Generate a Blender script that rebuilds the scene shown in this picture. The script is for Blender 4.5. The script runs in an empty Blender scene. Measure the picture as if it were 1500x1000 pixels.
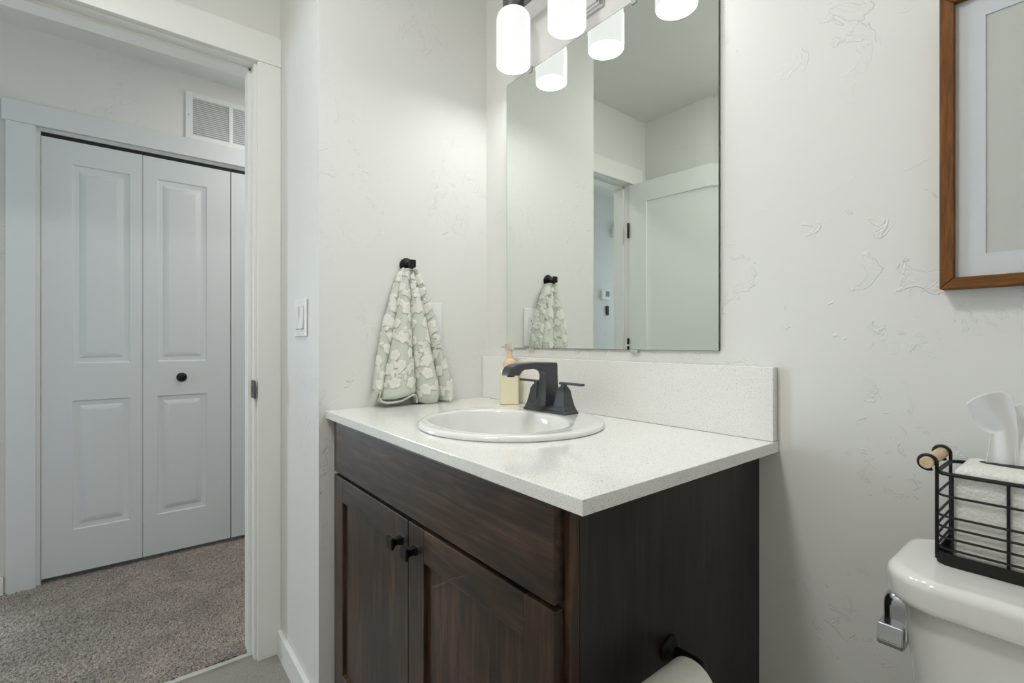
import bpy, bmesh, math, random
import numpy as np
from mathutils import Vector, Matrix, noise as mnoise

random.seed(7)
rng = np.random.default_rng(7)
SC = bpy.context.scene
COL = SC.collection

# ------------------------------------------------------------------ camera
TH = 0.8944
cam_data = bpy.data.cameras.new('camera')
cam_data.sensor_width = 36.0
cam_data.lens = 704.31 / 1500.0 * 36.0
cam_data.shift_y = 0.0001
cam_data.clip_start = 0.02
cam = bpy.data.objects.new('camera', cam_data)
COL.objects.link(cam)
cam.location = (1.3737, -0.9872, 1.07)
cam.rotation_euler = (math.pi / 2, 0, TH)
SC.camera = cam

# ------------------------------------------------------------------ view, world, daylight
SC.view_settings.view_transform = 'Standard'
SC.view_settings.look = 'None'
SC.view_settings.gamma = 1.0
SC.view_settings.exposure = 0.0
SC.cycles.use_denoising = True
SC.cycles.max_bounces = 14
SC.cycles.diffuse_bounces = 8
SC.cycles.glossy_bounces = 6
SC.cycles.transmission_bounces = 8
SC.cycles.sample_clamp_indirect = 4.0

world = bpy.data.worlds.new('daylight_sky')
SC.world = world
world.use_nodes = True
bgn = world.node_tree.nodes['Background']
bgn.inputs['Color'].default_value = (0.75, 0.86, 1.0, 1)
bgn.inputs['Strength'].default_value = 1.0


def area_light(name, loc, target, sx, sy, power, color):
    d = bpy.data.lights.new(name, 'AREA')
    d.shape = 'RECTANGLE'
    d.size, d.size_y = sx, sy
    d.energy = power
    d.color = color
    o = bpy.data.objects.new(name, d)
    COL.objects.link(o)
    o.location = loc
    o.rotation_euler = (Vector(target) - Vector(loc)).to_track_quat('-Z', 'Y').to_euler()
    return o


# daylight through the bedroom window across the hall and the window at the end of the hall
area_light('bedroom_window_daylight', (-3.36, -2.75, 1.25), (-0.3, -0.75, 1.15), 1.3, 1.5, 88, (0.72, 0.86, 1.0))
area_light('hall_window_daylight', (-1.05, -3.12, 1.45), (-1.05, 0.0, 1.2), 0.8, 1.3, 4, (0.84, 0.92, 1.0))

SHADE_GLOW = 0.90       # opal glass of the vanity light
DISC_GLOW = 40.0       # its open lower end
DOME_GLOW = 66.0       # ceiling light of the bathroom


# ------------------------------------------------------------------ materials
def mat(name, color, rough=0.5, metal=0.0, spec=0.5, coat=0.0, trans=0.0, ior=1.45, sheen=0.0):
    m = bpy.data.materials.new(name)
    m.use_nodes = True
    b = m.node_tree.nodes['Principled BSDF']
    b.inputs['Base Color'].default_value = (*color, 1)
    b.inputs['Roughness'].default_value = rough
    b.inputs['Metallic'].default_value = metal
    b.inputs['Specular IOR Level'].default_value = spec
    b.inputs['Coat Weight'].default_value = coat
    b.inputs['Transmission Weight'].default_value = trans
    b.inputs['IOR'].default_value = ior
    b.inputs['Sheen Weight'].default_value = sheen
    return m


class NT:
    def __init__(s, m):
        s.t = m.node_tree
        s.b = s.t.nodes['Principled BSDF']

    def n(s, typ, **kw):
        nd = s.t.nodes.new(typ)
        for k, v in kw.items():
            if k in nd.inputs:
                nd.inputs[k].default_value = v
            else:
                setattr(nd, k, v)
        return nd

    def l(s, a, b):
        s.t.links.new(a, b)

    def coords(s, scale=(1, 1, 1), rot=(0, 0, 0)):
        tc = s.n('ShaderNodeTexCoord')
        mp = s.n('ShaderNodeMapping')
        mp.inputs['Scale'].default_value = scale
        mp.inputs['Rotation'].default_value = rot
        s.l(tc.outputs['Object'], mp.inputs['Vector'])
        return mp.outputs['Vector']

    def noise(s, vec, scale, detail=3, rough=0.5, dist=0.0):
        nd = s.n('ShaderNodeTexNoise')
        nd.inputs['Scale'].default_value = scale
        nd.inputs['Detail'].default_value = detail
        nd.inputs['Roughness'].default_value = rough
        nd.inputs['Distortion'].default_value = dist
        s.l(vec, nd.inputs['Vector'])
        return nd.outputs['Fac']

    def ramp(s, fac, stops):
        r = s.n('ShaderNodeValToRGB')
        cr = r.color_ramp
        while len(cr.elements) > 1:
            cr.elements.remove(cr.elements[-1])
        for i, (p, c) in enumerate(stops):
            e = cr.elements[0] if i == 0 else cr.elements.new(p)
            e.position = p
            e.color = (*c, 1) if len(c) == 3 else c
        s.l(fac, r.inputs['Fac'])
        return r.outputs['Color']

    def math(s, op, a, b=None):
        m = s.n('ShaderNodeMath', operation=op)
        for i, v in enumerate((a, b)):
            if v is None:
                continue
            if isinstance(v, (int, float)):
                m.inputs[i].default_value = v
            else:
                s.l(v, m.inputs[i])
        return m.outputs[0]

    def bump(s, h, strength, dist):
        b = s.n('ShaderNodeBump')
        b.inputs['Strength'].default_value = strength
        b.inputs['Distance'].default_value = dist
        s.l(h, b.inputs['Height'])
        s.l(b.outputs['Normal'], s.b.inputs['Normal'])
        return b


G = lambda v: (v, v, v)


def wall_material(name, color, patch=1.0, fine=1.0, rough=0.55):
    m = mat(name, color, rough, spec=0.3)
    t = NT(m)
    v = t.coords()
    # hand-trowelled drywall: sparse raised islands with ragged rims, a faint overall ripple
    area = t.ramp(t.noise(v, 2.3, 1), [(0.50, G(0)), (0.60, G(1))])
    isl = t.ramp(t.noise(v, 15, 4, 0.55, 0.7), [(0.585, G(0)), (0.60, G(1)), (0.625, G(0.55)), (0.66, G(0.9))])
    pl = t.math('MULTIPLY', area, isl)
    area2 = t.ramp(t.noise(v, 3.1, 1, 0.5, 0.3), [(0.56, G(0)), (0.62, G(1))])
    isl2 = t.ramp(t.noise(v, 30, 3, 0.6, 1.2), [(0.60, G(0)), (0.62, G(1)), (0.66, G(0.3))])
    pl2 = t.math('MULTIPLY', area2, isl2)
    rip = t.noise(v, 55, 3, 0.6)
    h = t.math('ADD', t.math('MULTIPLY', pl, 0.9 * patch), t.math('MULTIPLY', pl2, 0.6 * patch))
    h = t.math('ADD', h, t.math('MULTIPLY', rip, 0.16 * fine))
    t.bump(h, 0.7, 0.0018)
    return m


def wood_material(name, dark, mid, light, axis='z', scale=1.0, rough=0.42, coat=0.06, blotch=1.0):
    m = mat(name, mid, rough, coat=coat)
    t = NT(m)
    s = {'z': (14, 14, 1.1), 'x': (1.1, 14, 14), 'y': (14, 1.1, 14)}[axis]
    v = t.coords(tuple(c * scale for c in s))
    v2 = t.coords({'z': (5, 5, 1.6), 'x': (1.6, 5, 5), 'y': (5, 1.6, 5)}[axis])
    g = t.noise(v, 6.0, 6, 0.6, 0.6)
    bl = t.noise(v2, 1.3, 3, 0.6, 0.5)
    f = t.math('ADD', t.math('MULTIPLY', g, 0.55), t.math('MULTIPLY', bl, 0.45 * blotch))
    c = t.ramp(f, [(0.38, dark), (0.50, mid), (0.62, light)])
    t.l(c, t.b.inputs['Base Color'])
    fine = t.noise(t.coords({'z': (260, 260, 7), 'x': (7, 260, 260), 'y': (260, 7, 260)}[axis]), 1.0, 2)
    t.bump(fine, 0.12, 0.0006)
    return m


M = {}
M['wall'] = wall_material('wall_paint', (0.745, 0.742, 0.715))
M['ceiling'] = wall_material('ceiling_paint', (0.76, 0.77, 0.74), 1.1, 2.5, 0.7)
M['trim'] = mat('white_trim_paint', (0.83, 0.83, 0.80), 0.36)
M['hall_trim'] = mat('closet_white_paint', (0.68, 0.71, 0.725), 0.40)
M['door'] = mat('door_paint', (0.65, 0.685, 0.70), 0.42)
t = NT(M['door'])
t.bump(t.noise(t.coords((60, 60, 4)), 6, 3), 0.05, 0.0006)
M['black_gap'] = mat('black_track', (0.01, 0.01, 0.01), 0.6)
M['dark_metal'] = mat('oil_rubbed_bronze', (0.022, 0.021, 0.023), 0.36, 0.75)
M['faucet'] = mat('matte_black_bronze', (0.075, 0.077, 0.083), 0.36, 0.45)
M['gunmetal'] = mat('brushed_gunmetal', (0.22, 0.22, 0.23), 0.32, 1.0)
M['chrome'] = mat('chrome', (0.55, 0.56, 0.58), 0.16, 1.0)
M['nickel'] = mat('brushed_nickel', (0.62, 0.62, 0.61), 0.25, 1.0)
M['porcelain'] = mat('white_porcelain', (0.80, 0.80, 0.775), 0.08, coat=0.6)
M['bowl'] = mat('satin_porcelain', (0.80, 0.80, 0.775), 0.35)
M['plastic'] = mat('white_plastic', (0.80, 0.81, 0.80), 0.30)
M['slot'] = mat('dark_slot', (0.02, 0.02, 0.02), 0.6)
M['vent'] = mat('white_enamel', (0.78, 0.79, 0.79), 0.35)
M['mirror'] = mat('mirror_silver', (0.84, 0.89, 0.85), 0.0, 1.0)
M['mirror_edge'] = mat('mirror_edge', (0.05, 0.08, 0.065), 0.15)
M['clip'] = mat('clear_clip', (0.85, 0.86, 0.84), 0.15, trans=0.5)
M['paper'] = mat('tissue_paper', (0.80, 0.80, 0.79), 0.9)
t = NT(M['paper'])
t.b.inputs['Subsurface Weight'].default_value = 0.2
t.b.inputs['Subsurface Radius'].default_value = (0.01, 0.01, 0.01)
t.bump(t.noise(t.coords(), 300, 2), 0.15, 0.0005)
M['roll'] = mat('toilet_paper', (0.74, 0.73, 0.67), 0.9)
t = NT(M['roll'])
vq = t.n('ShaderNodeTexVoronoi')
vq.inputs['Scale'].default_value = 130
t.l(t.coords(), vq.inputs['Vector'])
t.bump(vq.outputs['Distance'], 0.35, 0.0015)
M['cardboard'] = mat('cardboard', (0.42, 0.33, 0.22), 0.85)
M['leather'] = mat('white_pebbled_leather', (0.74, 0.73, 0.69), 0.45)
t = NT(M['leather'])
vq = t.n('ShaderNodeTexVoronoi', feature='SMOOTH_F1')
vq.inputs['Scale'].default_value = 300
vc = t.coords((1, 1, 1))
t.l(vc, vq.inputs['Vector'])
t.bump(vq.outputs['Distance'], 0.55, 0.0022)
M['wire'] = mat('black_wire', (0.018, 0.017, 0.016), 0.45, 0.4)
M['light_wood'] = wood_material('pale_beech', (0.50, 0.36, 0.20), (0.62, 0.47, 0.29), (0.70, 0.56, 0.37), 'y', 4, 0.5, 0.0)
M['frame_v'] = wood_material('walnut_stain_upright', (0.08, 0.027, 0.003), (0.145, 0.050, 0.006), (0.21, 0.085, 0.016), 'z', 3, 0.75, 0.0)
M['frame_h'] = wood_material('walnut_stain_level', (0.08, 0.027, 0.003), (0.145, 0.050, 0.006), (0.21, 0.085, 0.016), 'x', 3, 0.75, 0.0)
M['mat_board'] = mat('mat_board', (0.61, 0.635, 0.66), 0.8)
M['print'] = mat('blank_print_paper', (0.52, 0.535, 0.50), 0.75)
ESP = ((0.019, 0.010, 0.006), (0.045, 0.025, 0.0145), (0.095, 0.054, 0.032))
M['wood_v'] = wood_material('espresso_alder_upright', *ESP, axis='z')
M['wood_h'] = wood_material('espresso_alder_level', *ESP, axis='x')
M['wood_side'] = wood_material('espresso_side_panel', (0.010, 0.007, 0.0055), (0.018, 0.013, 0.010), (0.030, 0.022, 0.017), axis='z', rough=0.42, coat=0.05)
M['soap'] = mat('yellow_soap', (0.98, 0.92, 0.68), 0.2, trans=0.2, ior=1.35)
M['pump'] = mat('peach_pump_plastic', (0.93, 0.70, 0.47), 0.3, trans=0.2)
M['pump_cap'] = mat('clear_cap', (0.88, 0.84, 0.78), 0.15, trans=0.7, ior=1.2)
M['screen'] = mat('grey_screen', (0.16, 0.19, 0.18), 0.25)
M['strip'] = mat('metal_transition', (0.70, 0.69, 0.65), 0.3, 0.6)

# counter: white quartz with fine grey flecks
M['quartz'] = mat('white_quartz', (0.76, 0.755, 0.72), 0.11, coat=0.25)
t = NT(M['quartz'])
v = t.coords()
a = t.ramp(t.noise(v, 420, 2, 0.6), [(0.60, G(0)), (0.68, G(1))])
b = t.ramp(t.noise(v, 900, 2, 0.6), [(0.57, G(0)), (0.66, G(1))])
fl = t.math('MAXIMUM', a, t.math('MULTIPLY', b, 0.6))
mx = t.n('ShaderNodeMix', data_type='RGBA')
mx.inputs['A'].default_value = (0.86, 0.855, 0.825, 1)
mx.inputs['B'].default_value = (0.30, 0.285, 0.25, 1)
t.l(t.math('MULTIPLY', fl, 0.75), mx.inputs['Factor'])
t.l(mx.outputs['Result'], t.b.inputs['Base Color'])

# carpet
M['carpet'] = mat('taupe_carpet', (0.25, 0.215, 0.19), 0.95, spec=0.1, sheen=0.3)
t = NT(M['carpet'])
v = t.coords()
c1 = t.ramp(t.noise(v, 210, 3, 0.75), [(0.34, (0.07, 0.056, 0.046)), (0.50, (0.285, 0.237, 0.202)), (0.66, (0.62, 0.54, 0.475))])
lo = t.ramp(t.noise(v, 4.5, 3, 0.6, 0.8), [(0.35, G(0.80)), (0.65, G(1.12))])
mm = t.n('ShaderNodeMix', data_type='RGBA', blend_type='MULTIPLY')
mm.inputs['Factor'].default_value = 1
t.l(c1, mm.inputs['A'])
t.l(lo, mm.inputs['B'])
t.l(mm.outputs['Result'], t.b.inputs['Base Color'])
t.bump(t.noise(v, 500, 3, 0.7), 0.8, 0.004)

# bathroom floor: warm grey vinyl
M['vinyl'] = mat('grey_vinyl', (0.30, 0.28, 0.25), 0.5)
t = NT(M['vinyl'])
c1 = t.ramp(t.noise(t.coords((30, 260, 30)), 2.0, 4, 0.6), [(0.35, (0.25, 0.232, 0.205)), (0.65, (0.37, 0.347, 0.31))])
t.l(c1, t.b.inputs['Base Color'])

# towel: sage ground, raised pale flowers (colour attribute "pile")
M['towel'] = mat('sage_towel', (0.5, 0.53, 0.47), 0.95, spec=0.1, sheen=0.4)
t = NT(M['towel'])
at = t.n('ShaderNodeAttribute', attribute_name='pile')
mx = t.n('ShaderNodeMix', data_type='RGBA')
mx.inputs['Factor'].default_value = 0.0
pc = t.ramp(at.outputs['Fac'], [(0.0, (0.60, 0.625, 0.555)), (0.12, (0.58, 0.60, 0.53)), (0.30, (0.36, 0.36, 0.31)), (0.58, (0.50, 0.50, 0.44)), (0.88, (0.78, 0.775, 0.72))])  # dark middle stops put crevice shade around flowers and petals into the colour
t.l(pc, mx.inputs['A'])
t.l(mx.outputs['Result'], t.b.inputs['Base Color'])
t.bump(t.noise(t.coords(), 900, 2, 0.7), 0.45, 0.0012)
M['fringe'] = mat('towel_fringe', (0.72, 0.72, 0.65), 0.95, spec=0.1)


def emitter(name, color, strength, base=0.9):
    m = bpy.data.materials.new(name)
    m.use_nodes = True
    b = m.node_tree.nodes['Principled BSDF']
    b.inputs['Base Color'].default_value = (base, base, base, 1)
    b.inputs['Roughness'].default_value = 0.3
    b.inputs['Emission Color'].default_value = (*color, 1)
    b.inputs['Emission Strength'].default_value = strength
    return m


M['opal'] = emitter('lit_opal_glass', (1.0, 0.995, 0.985), SHADE_GLOW, 0.10)
M['dome'] = emitter('lit_ceiling_dome', (1.0, 1.0, 0.985), DOME_GLOW)
M['can'] = emitter('lit_recessed_lens', (1.0, 0.97, 0.93), 140.0)
M['disc'] = emitter('lit_diffuser', (0.985, 1.0, 1.0), DISC_GLOW)


# ------------------------------------------------------------------ mesh helpers
def new_bm():
    return bmesh.new()


def add_box(bm, lo, hi, bev=0.0, seg=2, mtx=None):
    r = bmesh.ops.create_cube(bm, size=1.0)
    vs = r['verts']
    c = [(a + b) / 2 for a, b in zip(lo, hi)]
    s = [abs(b - a) for a, b in zip(lo, hi)]
    for v in vs:
        v.co = Vector((v.co.x * s[0] + c[0], v.co.y * s[1] + c[1], v.co.z * s[2] + c[2]))
    if mtx is not None:
        for v in vs:
            v.co = mtx @ v.co
    if bev > 0:
        es = list({e for v in vs for e in v.link_edges})
        bmesh.ops.bevel(bm, geom=es, offset=bev, segments=seg, profile=0.5, affect='EDGES')
    return bm


def box(lo, hi, bev=0.0, seg=2, mtx=None):
    return add_box(new_bm(), lo, hi, bev, seg, mtx)


def add_rings(bm, rings, close_ring=True, cap0=True, cap1=True):
    vr = [[bm.verts.new(p) for p in r] for r in rings]
    n = len(vr[0])
    for a, b in zip(vr[:-1], vr[1:]):
        for i in range(n if close_ring else n - 1):
            j = (i + 1) % n
            bm.faces.new((a[i], a[j], b[j], b[i]))
    if close_ring and cap0:
        bm.faces.new(list(reversed(vr[0])))
    if close_ring and cap1:
        bm.faces.new(vr[-1])
    return vr


def add_lathe(bm, prof, mtx=None, n=40, cap0=True, cap1=True):
    mtx = mtx or Matrix()
    rings = []
    for r, z in prof:
        r = max(r, 1e-5)
        rings.append([mtx @ Vector((r * math.cos(2 * math.pi * k / n), r * math.sin(2 * math.pi * k / n), z)) for k in range(n)])
    add_rings(bm, rings, True, cap0, cap1)
    return bm


def frame_from_dir(d):
    return Vector(d).to_track_quat('Z', 'Y').to_matrix().to_4x4()


def at_axis(loc, d):
    return Matrix.Translation(Vector(loc)) @ frame_from_dir(d)


def add_tube(bm, pts, r, n=10, closed=False):
    P = [Vector(p) for p in pts]
    rings = []
    up = None
    m = len(P)
    for i in range(m):
        if closed:
            d = P[(i + 1) % m] - P[i - 1]
        else:
            d = P[min(i + 1, m - 1)] - P[max(i - 1, 0)]
        d.normalize()
        if up is None:
            up = Vector((0, 0, 1)) if abs(d.z) < 0.9 else Vector((1, 0, 0))
        x = up.cross(d).normalized()
        y = d.cross(x).normalized()
        up = y
        rr = r[i] if isinstance(r, (list, tuple)) else r
        rings.append([P[i] + x * (rr * math.cos(2 * math.pi * k / n)) + y * (rr * math.sin(2 * math.pi * k / n)) for k in range(n)])
    if closed:
        vr = add_rings(bm, rings, True, False, False)
        a, b = vr[-1], vr[0]
        for i in range(n):
            j = (i + 1) % n
            bm.faces.new((a[i], a[j], b[j], b[i]))
    else:
        add_rings(bm, rings)
    return bm


def tube(pts, r, n=10, closed=False):
    return add_tube(new_bm(), pts, r, n, closed)


def add_prism(bm, poly, axis, a, b):
    """polygon (list of 2-D points) extruded along axis from a to b"""
    def p3(p, h):
        return {'x': (h, p[0], p[1]), 'y': (p[0], h, p[1]), 'z': (p[0], p[1], h)}[axis]
    add_rings(bm, [[p3(p, a) for p in poly], [p3(p, b) for p in poly]])
    return bm


def rrect(x0, y0, x1, y1, r, n=6):
    pts = []
    for cx, cy, a0 in ((x1 - r, y1 - r, 0), (x0 + r, y1 - r, 90), (x0 + r, y0 + r, 180), (x1 - r, y0 + r, 270)):
        for k in range(n + 1):
            a = math.radians(a0 + 90 * k / n)
            pts.append((cx + r * math.cos(a), cy + r * math.sin(a)))
    return pts


def obj(name, bm, material, parent=None, sharp=35.0, kind=None, recalc=True):
    if recalc:
        bmesh.ops.recalc_face_normals(bm, faces=bm.faces[:])
    me = bpy.data.meshes.new(name)
    bm.to_mesh(me)
    bm.free()
    for p in me.polygons:
        p.use_smooth = True
    me.set_sharp_from_angle(angle=math.radians(sharp))
    me.materials.append(material)
    o = bpy.data.objects.new(name, me)
    COL.objects.link(o)
    wn = o.modifiers.new('face_normals', 'WEIGHTED_NORMAL')
    wn.keep_sharp = True
    if parent is not None:
        o.parent = parent
        o.matrix_parent_inverse = parent_world(parent).inverted()
    if kind:
        o['kind'] = kind
    return o


def parent_world(p):
    m = p.matrix_basis.copy()
    if p.parent is not None:
        m = parent_world(p.parent) @ p.matrix_parent_inverse @ m
    return m


def thing(name, label, cat, loc=(0, 0, 0), group=None):
    o = bpy.data.objects.new(name, None)
    o.empty_display_size = 0.05
    COL.objects.link(o)
    o.location = loc
    return tag(o, label, cat, group)


def tag(o, label, cat, group=None):
    o['label'] = label
    o['category'] = cat
    if group:
        o['group'] = group
    return o


def struct(name, bm, material, label=None, parent=None, sharp=35.0):
    o = obj(name, bm, material, parent, sharp)
    if parent is None:
        o['kind'] = 'structure'
        if label:
            o['label'] = label
    return o


# ------------------------------------------------------------------ room shell
CEIL = 2.42
XD = -0.43      # door wall, bathroom face
XH = -0.545     # door wall, hall face
XC = -1.548     # closet wall, hall face
YS = -0.571     # switch wall face
YB = -1.53      # bathroom wall behind the camera
XR = 1.86       # right wall
YD0, YD1 = -1.385, -0.640   # rough door opening
HD = 2.022


def boxes(*bs):
    bm = new_bm()
    for lo, hi in bs:
        add_box(bm, lo, hi)
    return bm


W = M['wall']
struct('wall_back', box((-0.11, 0, 0), (XR + 0.1, 0.11, CEIL)), W, 'off-white trowelled wall behind the mirror and toilet')
# block between towel wall and switch wall (jog that hides the end of the vanity)
struct('wall_left', box((-0.11, YS + 0.11, 0), (0, 0, CEIL)), W, 'off-white wall beside the counter carrying the towel hook')
struct('wall_jog', box((XH, YS, 0), (0, YS + 0.11, CEIL)), W, 'narrow off-white wall with the double light switch')
struct('wall_door', boxes(((XH, YD1, 0), (XD, YS, CEIL)), ((XH, YB - 0.11, 0), (XD, YD0, CEIL)),
                          ((XH, YD0, HD), (XD, YD1, CEIL))), W, 'off-white wall around the bathroom doorway')
struct('wall_front', box((XD, YB - 0.11, 0), (XR + 0.1, YB, CEIL)), W, 'off-white wall behind the open bathroom door')
struct('wall_right', box((XR, YB, 0), (XR + 0.1, 0, CEIL)), W, 'off-white side wall beyond the toilet')
struct('ceiling', box((-3.6, -3.4, CEIL), (XR + 0.1, 0.6, CEIL + 0.1)), M['ceiling'], 'textured white ceiling')
# hall
CY0, CY1 = -1.285, 0.17      # closet opening
BY0, BY1 = -2.17, -1.50      # bedroom doorway
struct('wall_closet', boxes(((XC - 0.1, BY1, 0), (XC, CY0, CEIL)), ((XC - 0.1, CY0, 1.995), (XC, CY1, CEIL)),
                            ((XC - 0.1, CY1, 0), (XC, 0.5, CEIL)), ((XC - 0.1, BY0, 2.03), (XC, BY1, CEIL)),
                            ((XC - 0.1, -3.2, 0), (XC, BY0, CEIL))), W, 'pale hall wall around the white closet doors')
struct('wall_hall_end', boxes(((XC, -3.3, 0), (-1.45, -3.2, CEIL)), ((-0.65, -3.3, 0), (XH + 0.1, -3.2, CEIL)),
                              ((-1.45, -3.3, 0), (-0.65, -3.2, 0.8)), ((-1.45, -3.3, 2.1), (-0.65, -3.2, CEIL))), W)
struct('wall_hall_far', box((XC - 0.1, 0.4, 0), (-0.11, 0.5, CEIL)), W)
struct('wall_hall_right', boxes(((XH, -3.2, 0), (XH + 0.1, YB - 0.11, CEIL)), ((XH, YS + 0.11, 0), (XH + 0.1, 0.4, CEIL))), W)
struct('wall_closet_inside', box((-2.3, CY0 - 0.1, 0), (-2.2, 0.5, CEIL)), W)
struct('wall_bedroom', boxes(((-3.6, -3.4, 0), (-3.5, -1.2, CEIL)), ((-3.5, -3.5, 0), (XC - 0.1, -3.4, CEIL)),
                             ((-3.5, -1.45, 0), (XC - 0.1, -1.385, CEIL))), W)
struct('window_1', boxes(((-1.45, -3.27, 0.8), (-1.40, -3.22, 2.1)), ((-0.70, -3.27, 0.8), (-0.65, -3.22, 2.1)),
                         ((-1.45, -3.27, 0.8), (-0.65, -3.22, 0.85)), ((-1.45, -3.27, 2.05), (-0.65, -3.22, 2.1)),
                         ((-1.45, -3.265, 1.43), (-0.65, -3.225, 1.47))), M['trim'])

# floors
struct('floor', box((XD - 0.025, YB, -0.05), (XR, 0, 0)), M['vinyl'], 'grey vinyl bathroom floor')
struct('floor_hall', boxes(((-3.5, -3.4, -0.05), (XD - 0.045, -1.62, 0.006)), ((-3.5, -1.62, -0.05), (-1.60, 0.4, 0.006)),
                           ((-1.60, -0.30, -0.05), (XD - 0.045, 0.4, 0.006)), ((-1.6, -1.62, -0.05), (XD - 0.045, -0.3, -0.004))), M['carpet'])


def smooth_noise(nx, ny, cell):
    g = rng.random((int(nx / cell) + 3, int(ny / cell) + 3))
    x = np.arange(nx) / cell
    y = np.arange(ny) / cell
    i, j = x.astype(int), y.astype(int)
    fx, fy = (x - i)[:, None], (y - j)[None, :]
    fx, fy = fx * fx * (3 - 2 * fx), fy * fy * (3 - 2 * fy)
    return (g[i][:, j] * (1 - fx) * (1 - fy) + g[i + 1][:, j] * fx * (1 - fy) + g[i][:, j + 1] * (1 - fx) * fy + g[i + 1][:, j + 1] * fx * fy)


def grid_object(name, P, material, parent=None, attr=None, smooth=True):
    nu, nv = P.shape[:2]
    idx = np.arange(nu * nv).reshape(nu, nv)
    f = np.stack([idx[:-1, :-1], idx[1:, :-1], idx[1:, 1:], idx[:-1, 1:]], -1).reshape(-1, 4)
    me = bpy.data.meshes.new(name)
    me.from_pydata(P.reshape(-1, 3).tolist(), [], f.tolist())
    me.update()
    if smooth:
        me.polygons.foreach_set('use_smooth', [True] * len(me.polygons))
    if attr is not None:
        a = me.attributes.new(attr[0], 'FLOAT', 'POINT')
        a.data.foreach_set('value', attr[1].reshape(-1).astype(np.float32))
    me.materials.append(material)
    o = bpy.data.objects.new(name, me)
    COL.objects.link(o)
    if parent is not None:
        o.parent = parent
        o.matrix_parent_inverse = parent_world(parent).inverted()
    return o


nx, ny = 450, 520
gx = np.linspace(-1.60, XD - 0.045, nx)
gy = np.linspace(-1.62, -0.30, ny)
H = 0.0045 * smooth_noise(nx, ny, 1.9) + 0.0075 * smooth_noise(nx, ny, 3.4) + 0.004 * smooth_noise(nx, ny, 60)
H = np.maximum(H, 0)
X, Y = np.meshgrid(gx, gy, indexing='ij')
X = X + (rng.random(X.shape) - .5) * 0.0016
carpet = grid_object('floor_carpet', np.stack([X, Y, H], -1), M['carpet'])
carpet['kind'] = 'structure'
carpet['label'] = 'taupe cut-pile carpet on the hall floor'
struct('trim_1', box((XD - 0.046, YD0, -0.01), (XD - 0.024, YD1 - 0.004, 0.0075), 0.002), M['strip'], 'pale metal strip between carpet and vinyl')


# ------------------------------------------------------------------ door casing and jambs
T = M['trim']
xf = XD + 0.018
JY = -0.652      # strike-side jamb face
KY = -1.374      # hinge-side jamb face
JH = 2.005
struct('trim_2', box((XD, -0.6435, 0), (xf, -0.5715, 2.009), 0.0015), T, 'white flat casing on the right of the doorway')
struct('trim_3', box((XD, -1.462, 0), (xf, -1.388, 2.009), 0.0015), T, 'white flat casing on the hinge side of the doorway')
struct('trim_4', box((XD, -1.475, 2.009), (xf + 0.003, -0.5712, 2.108), 0.0015), T, 'white flat head casing over the doorway')
bm = boxes(((XH - 0.001, JY, 0), (XD + 0.001, YD1 - 0.0005, JH + 0.012)))
add_box(bm, (XH + 0.020, JY - 0.011, 0), (XD - 0.040, JY + 0.001, JH - 0.0), 0.002)
jamb = struct('trim_5', bm, T, 'white door jamb with the black strike plate')
bm = boxes(((XH - 0.001, YD0 + 0.0005, 0), (XD + 0.001, KY, JH + 0.012)))
add_box(bm, (XH + 0.020, KY - 0.001, 0), (XD - 0.040, KY + 0.011, JH), 0.002)
struct('trim_6', bm, T, 'white hinge-side door jamb')
bm = boxes(((XH - 0.001, KY, JH), (XD + 0.001, JY, HD - 0.003)))
add_box(bm, (XH + 0.020, KY, JH - 0.011), (XD - 0.040, JY, JH + 0.001), 0.002)
struct('trim_7', bm, T, 'white head jamb with door stop')
struct('trim_8', box((XH - 0.018, -0.6435, 0), (XH - 0.0005, -0.565, 2.01), 0.0015), T)
struct('trim_9', box((XH - 0.018, -1.475, 0), (XH - 0.0005, -1.39, 2.01), 0.0015), T)
struct('trim_10', box((XH - 0.020, -1.475, 2.0102), (XH - 0.0005, -0.565, 2.105), 0.0015), T)
# strike plate on the jamb
bm = box((XD - 0.030, JY - 0.0030, 0.880), (XD + 0.026, JY + 0.0002, 0.940), 0.001)
sp = obj('strike_plate', bm, M['dark_metal'], jamb)
sp['label'] = 'black metal strike plate'
obj('latch_hole', box((XD - 0.022, JY - 0.0038, 0.897), (XD - 0.006, JY - 0.0025, 0.922)), M['slot'], jamb)

# baseboards
def baseboard(name, lo, hi, label=None):
    return struct(name, box(lo, hi, 0.002), T, label)


baseboard('baseboard_jog', (XD + 0.018, YS - 0.014, 0), (0.0, YS, 0.083), 'white baseboard under the light switch')
baseboard('baseboard_back', (0.97, -0.014, 0), (1.0, 0, 0.083))
baseboard('baseboard_front', (XD + 0.3, YB, 0), (XR, YB + 0.014, 0.083))
baseboard('baseboard_right', (XR - 0.014, YB + 0.014, 0), (XR, -0.0, 0.083))
baseboard('baseboard_hall', (XC, BY1 + 0.09, 0), (XC + 0.014, -1.389, 0.083), 'white baseboard left of the closet casing')


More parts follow.
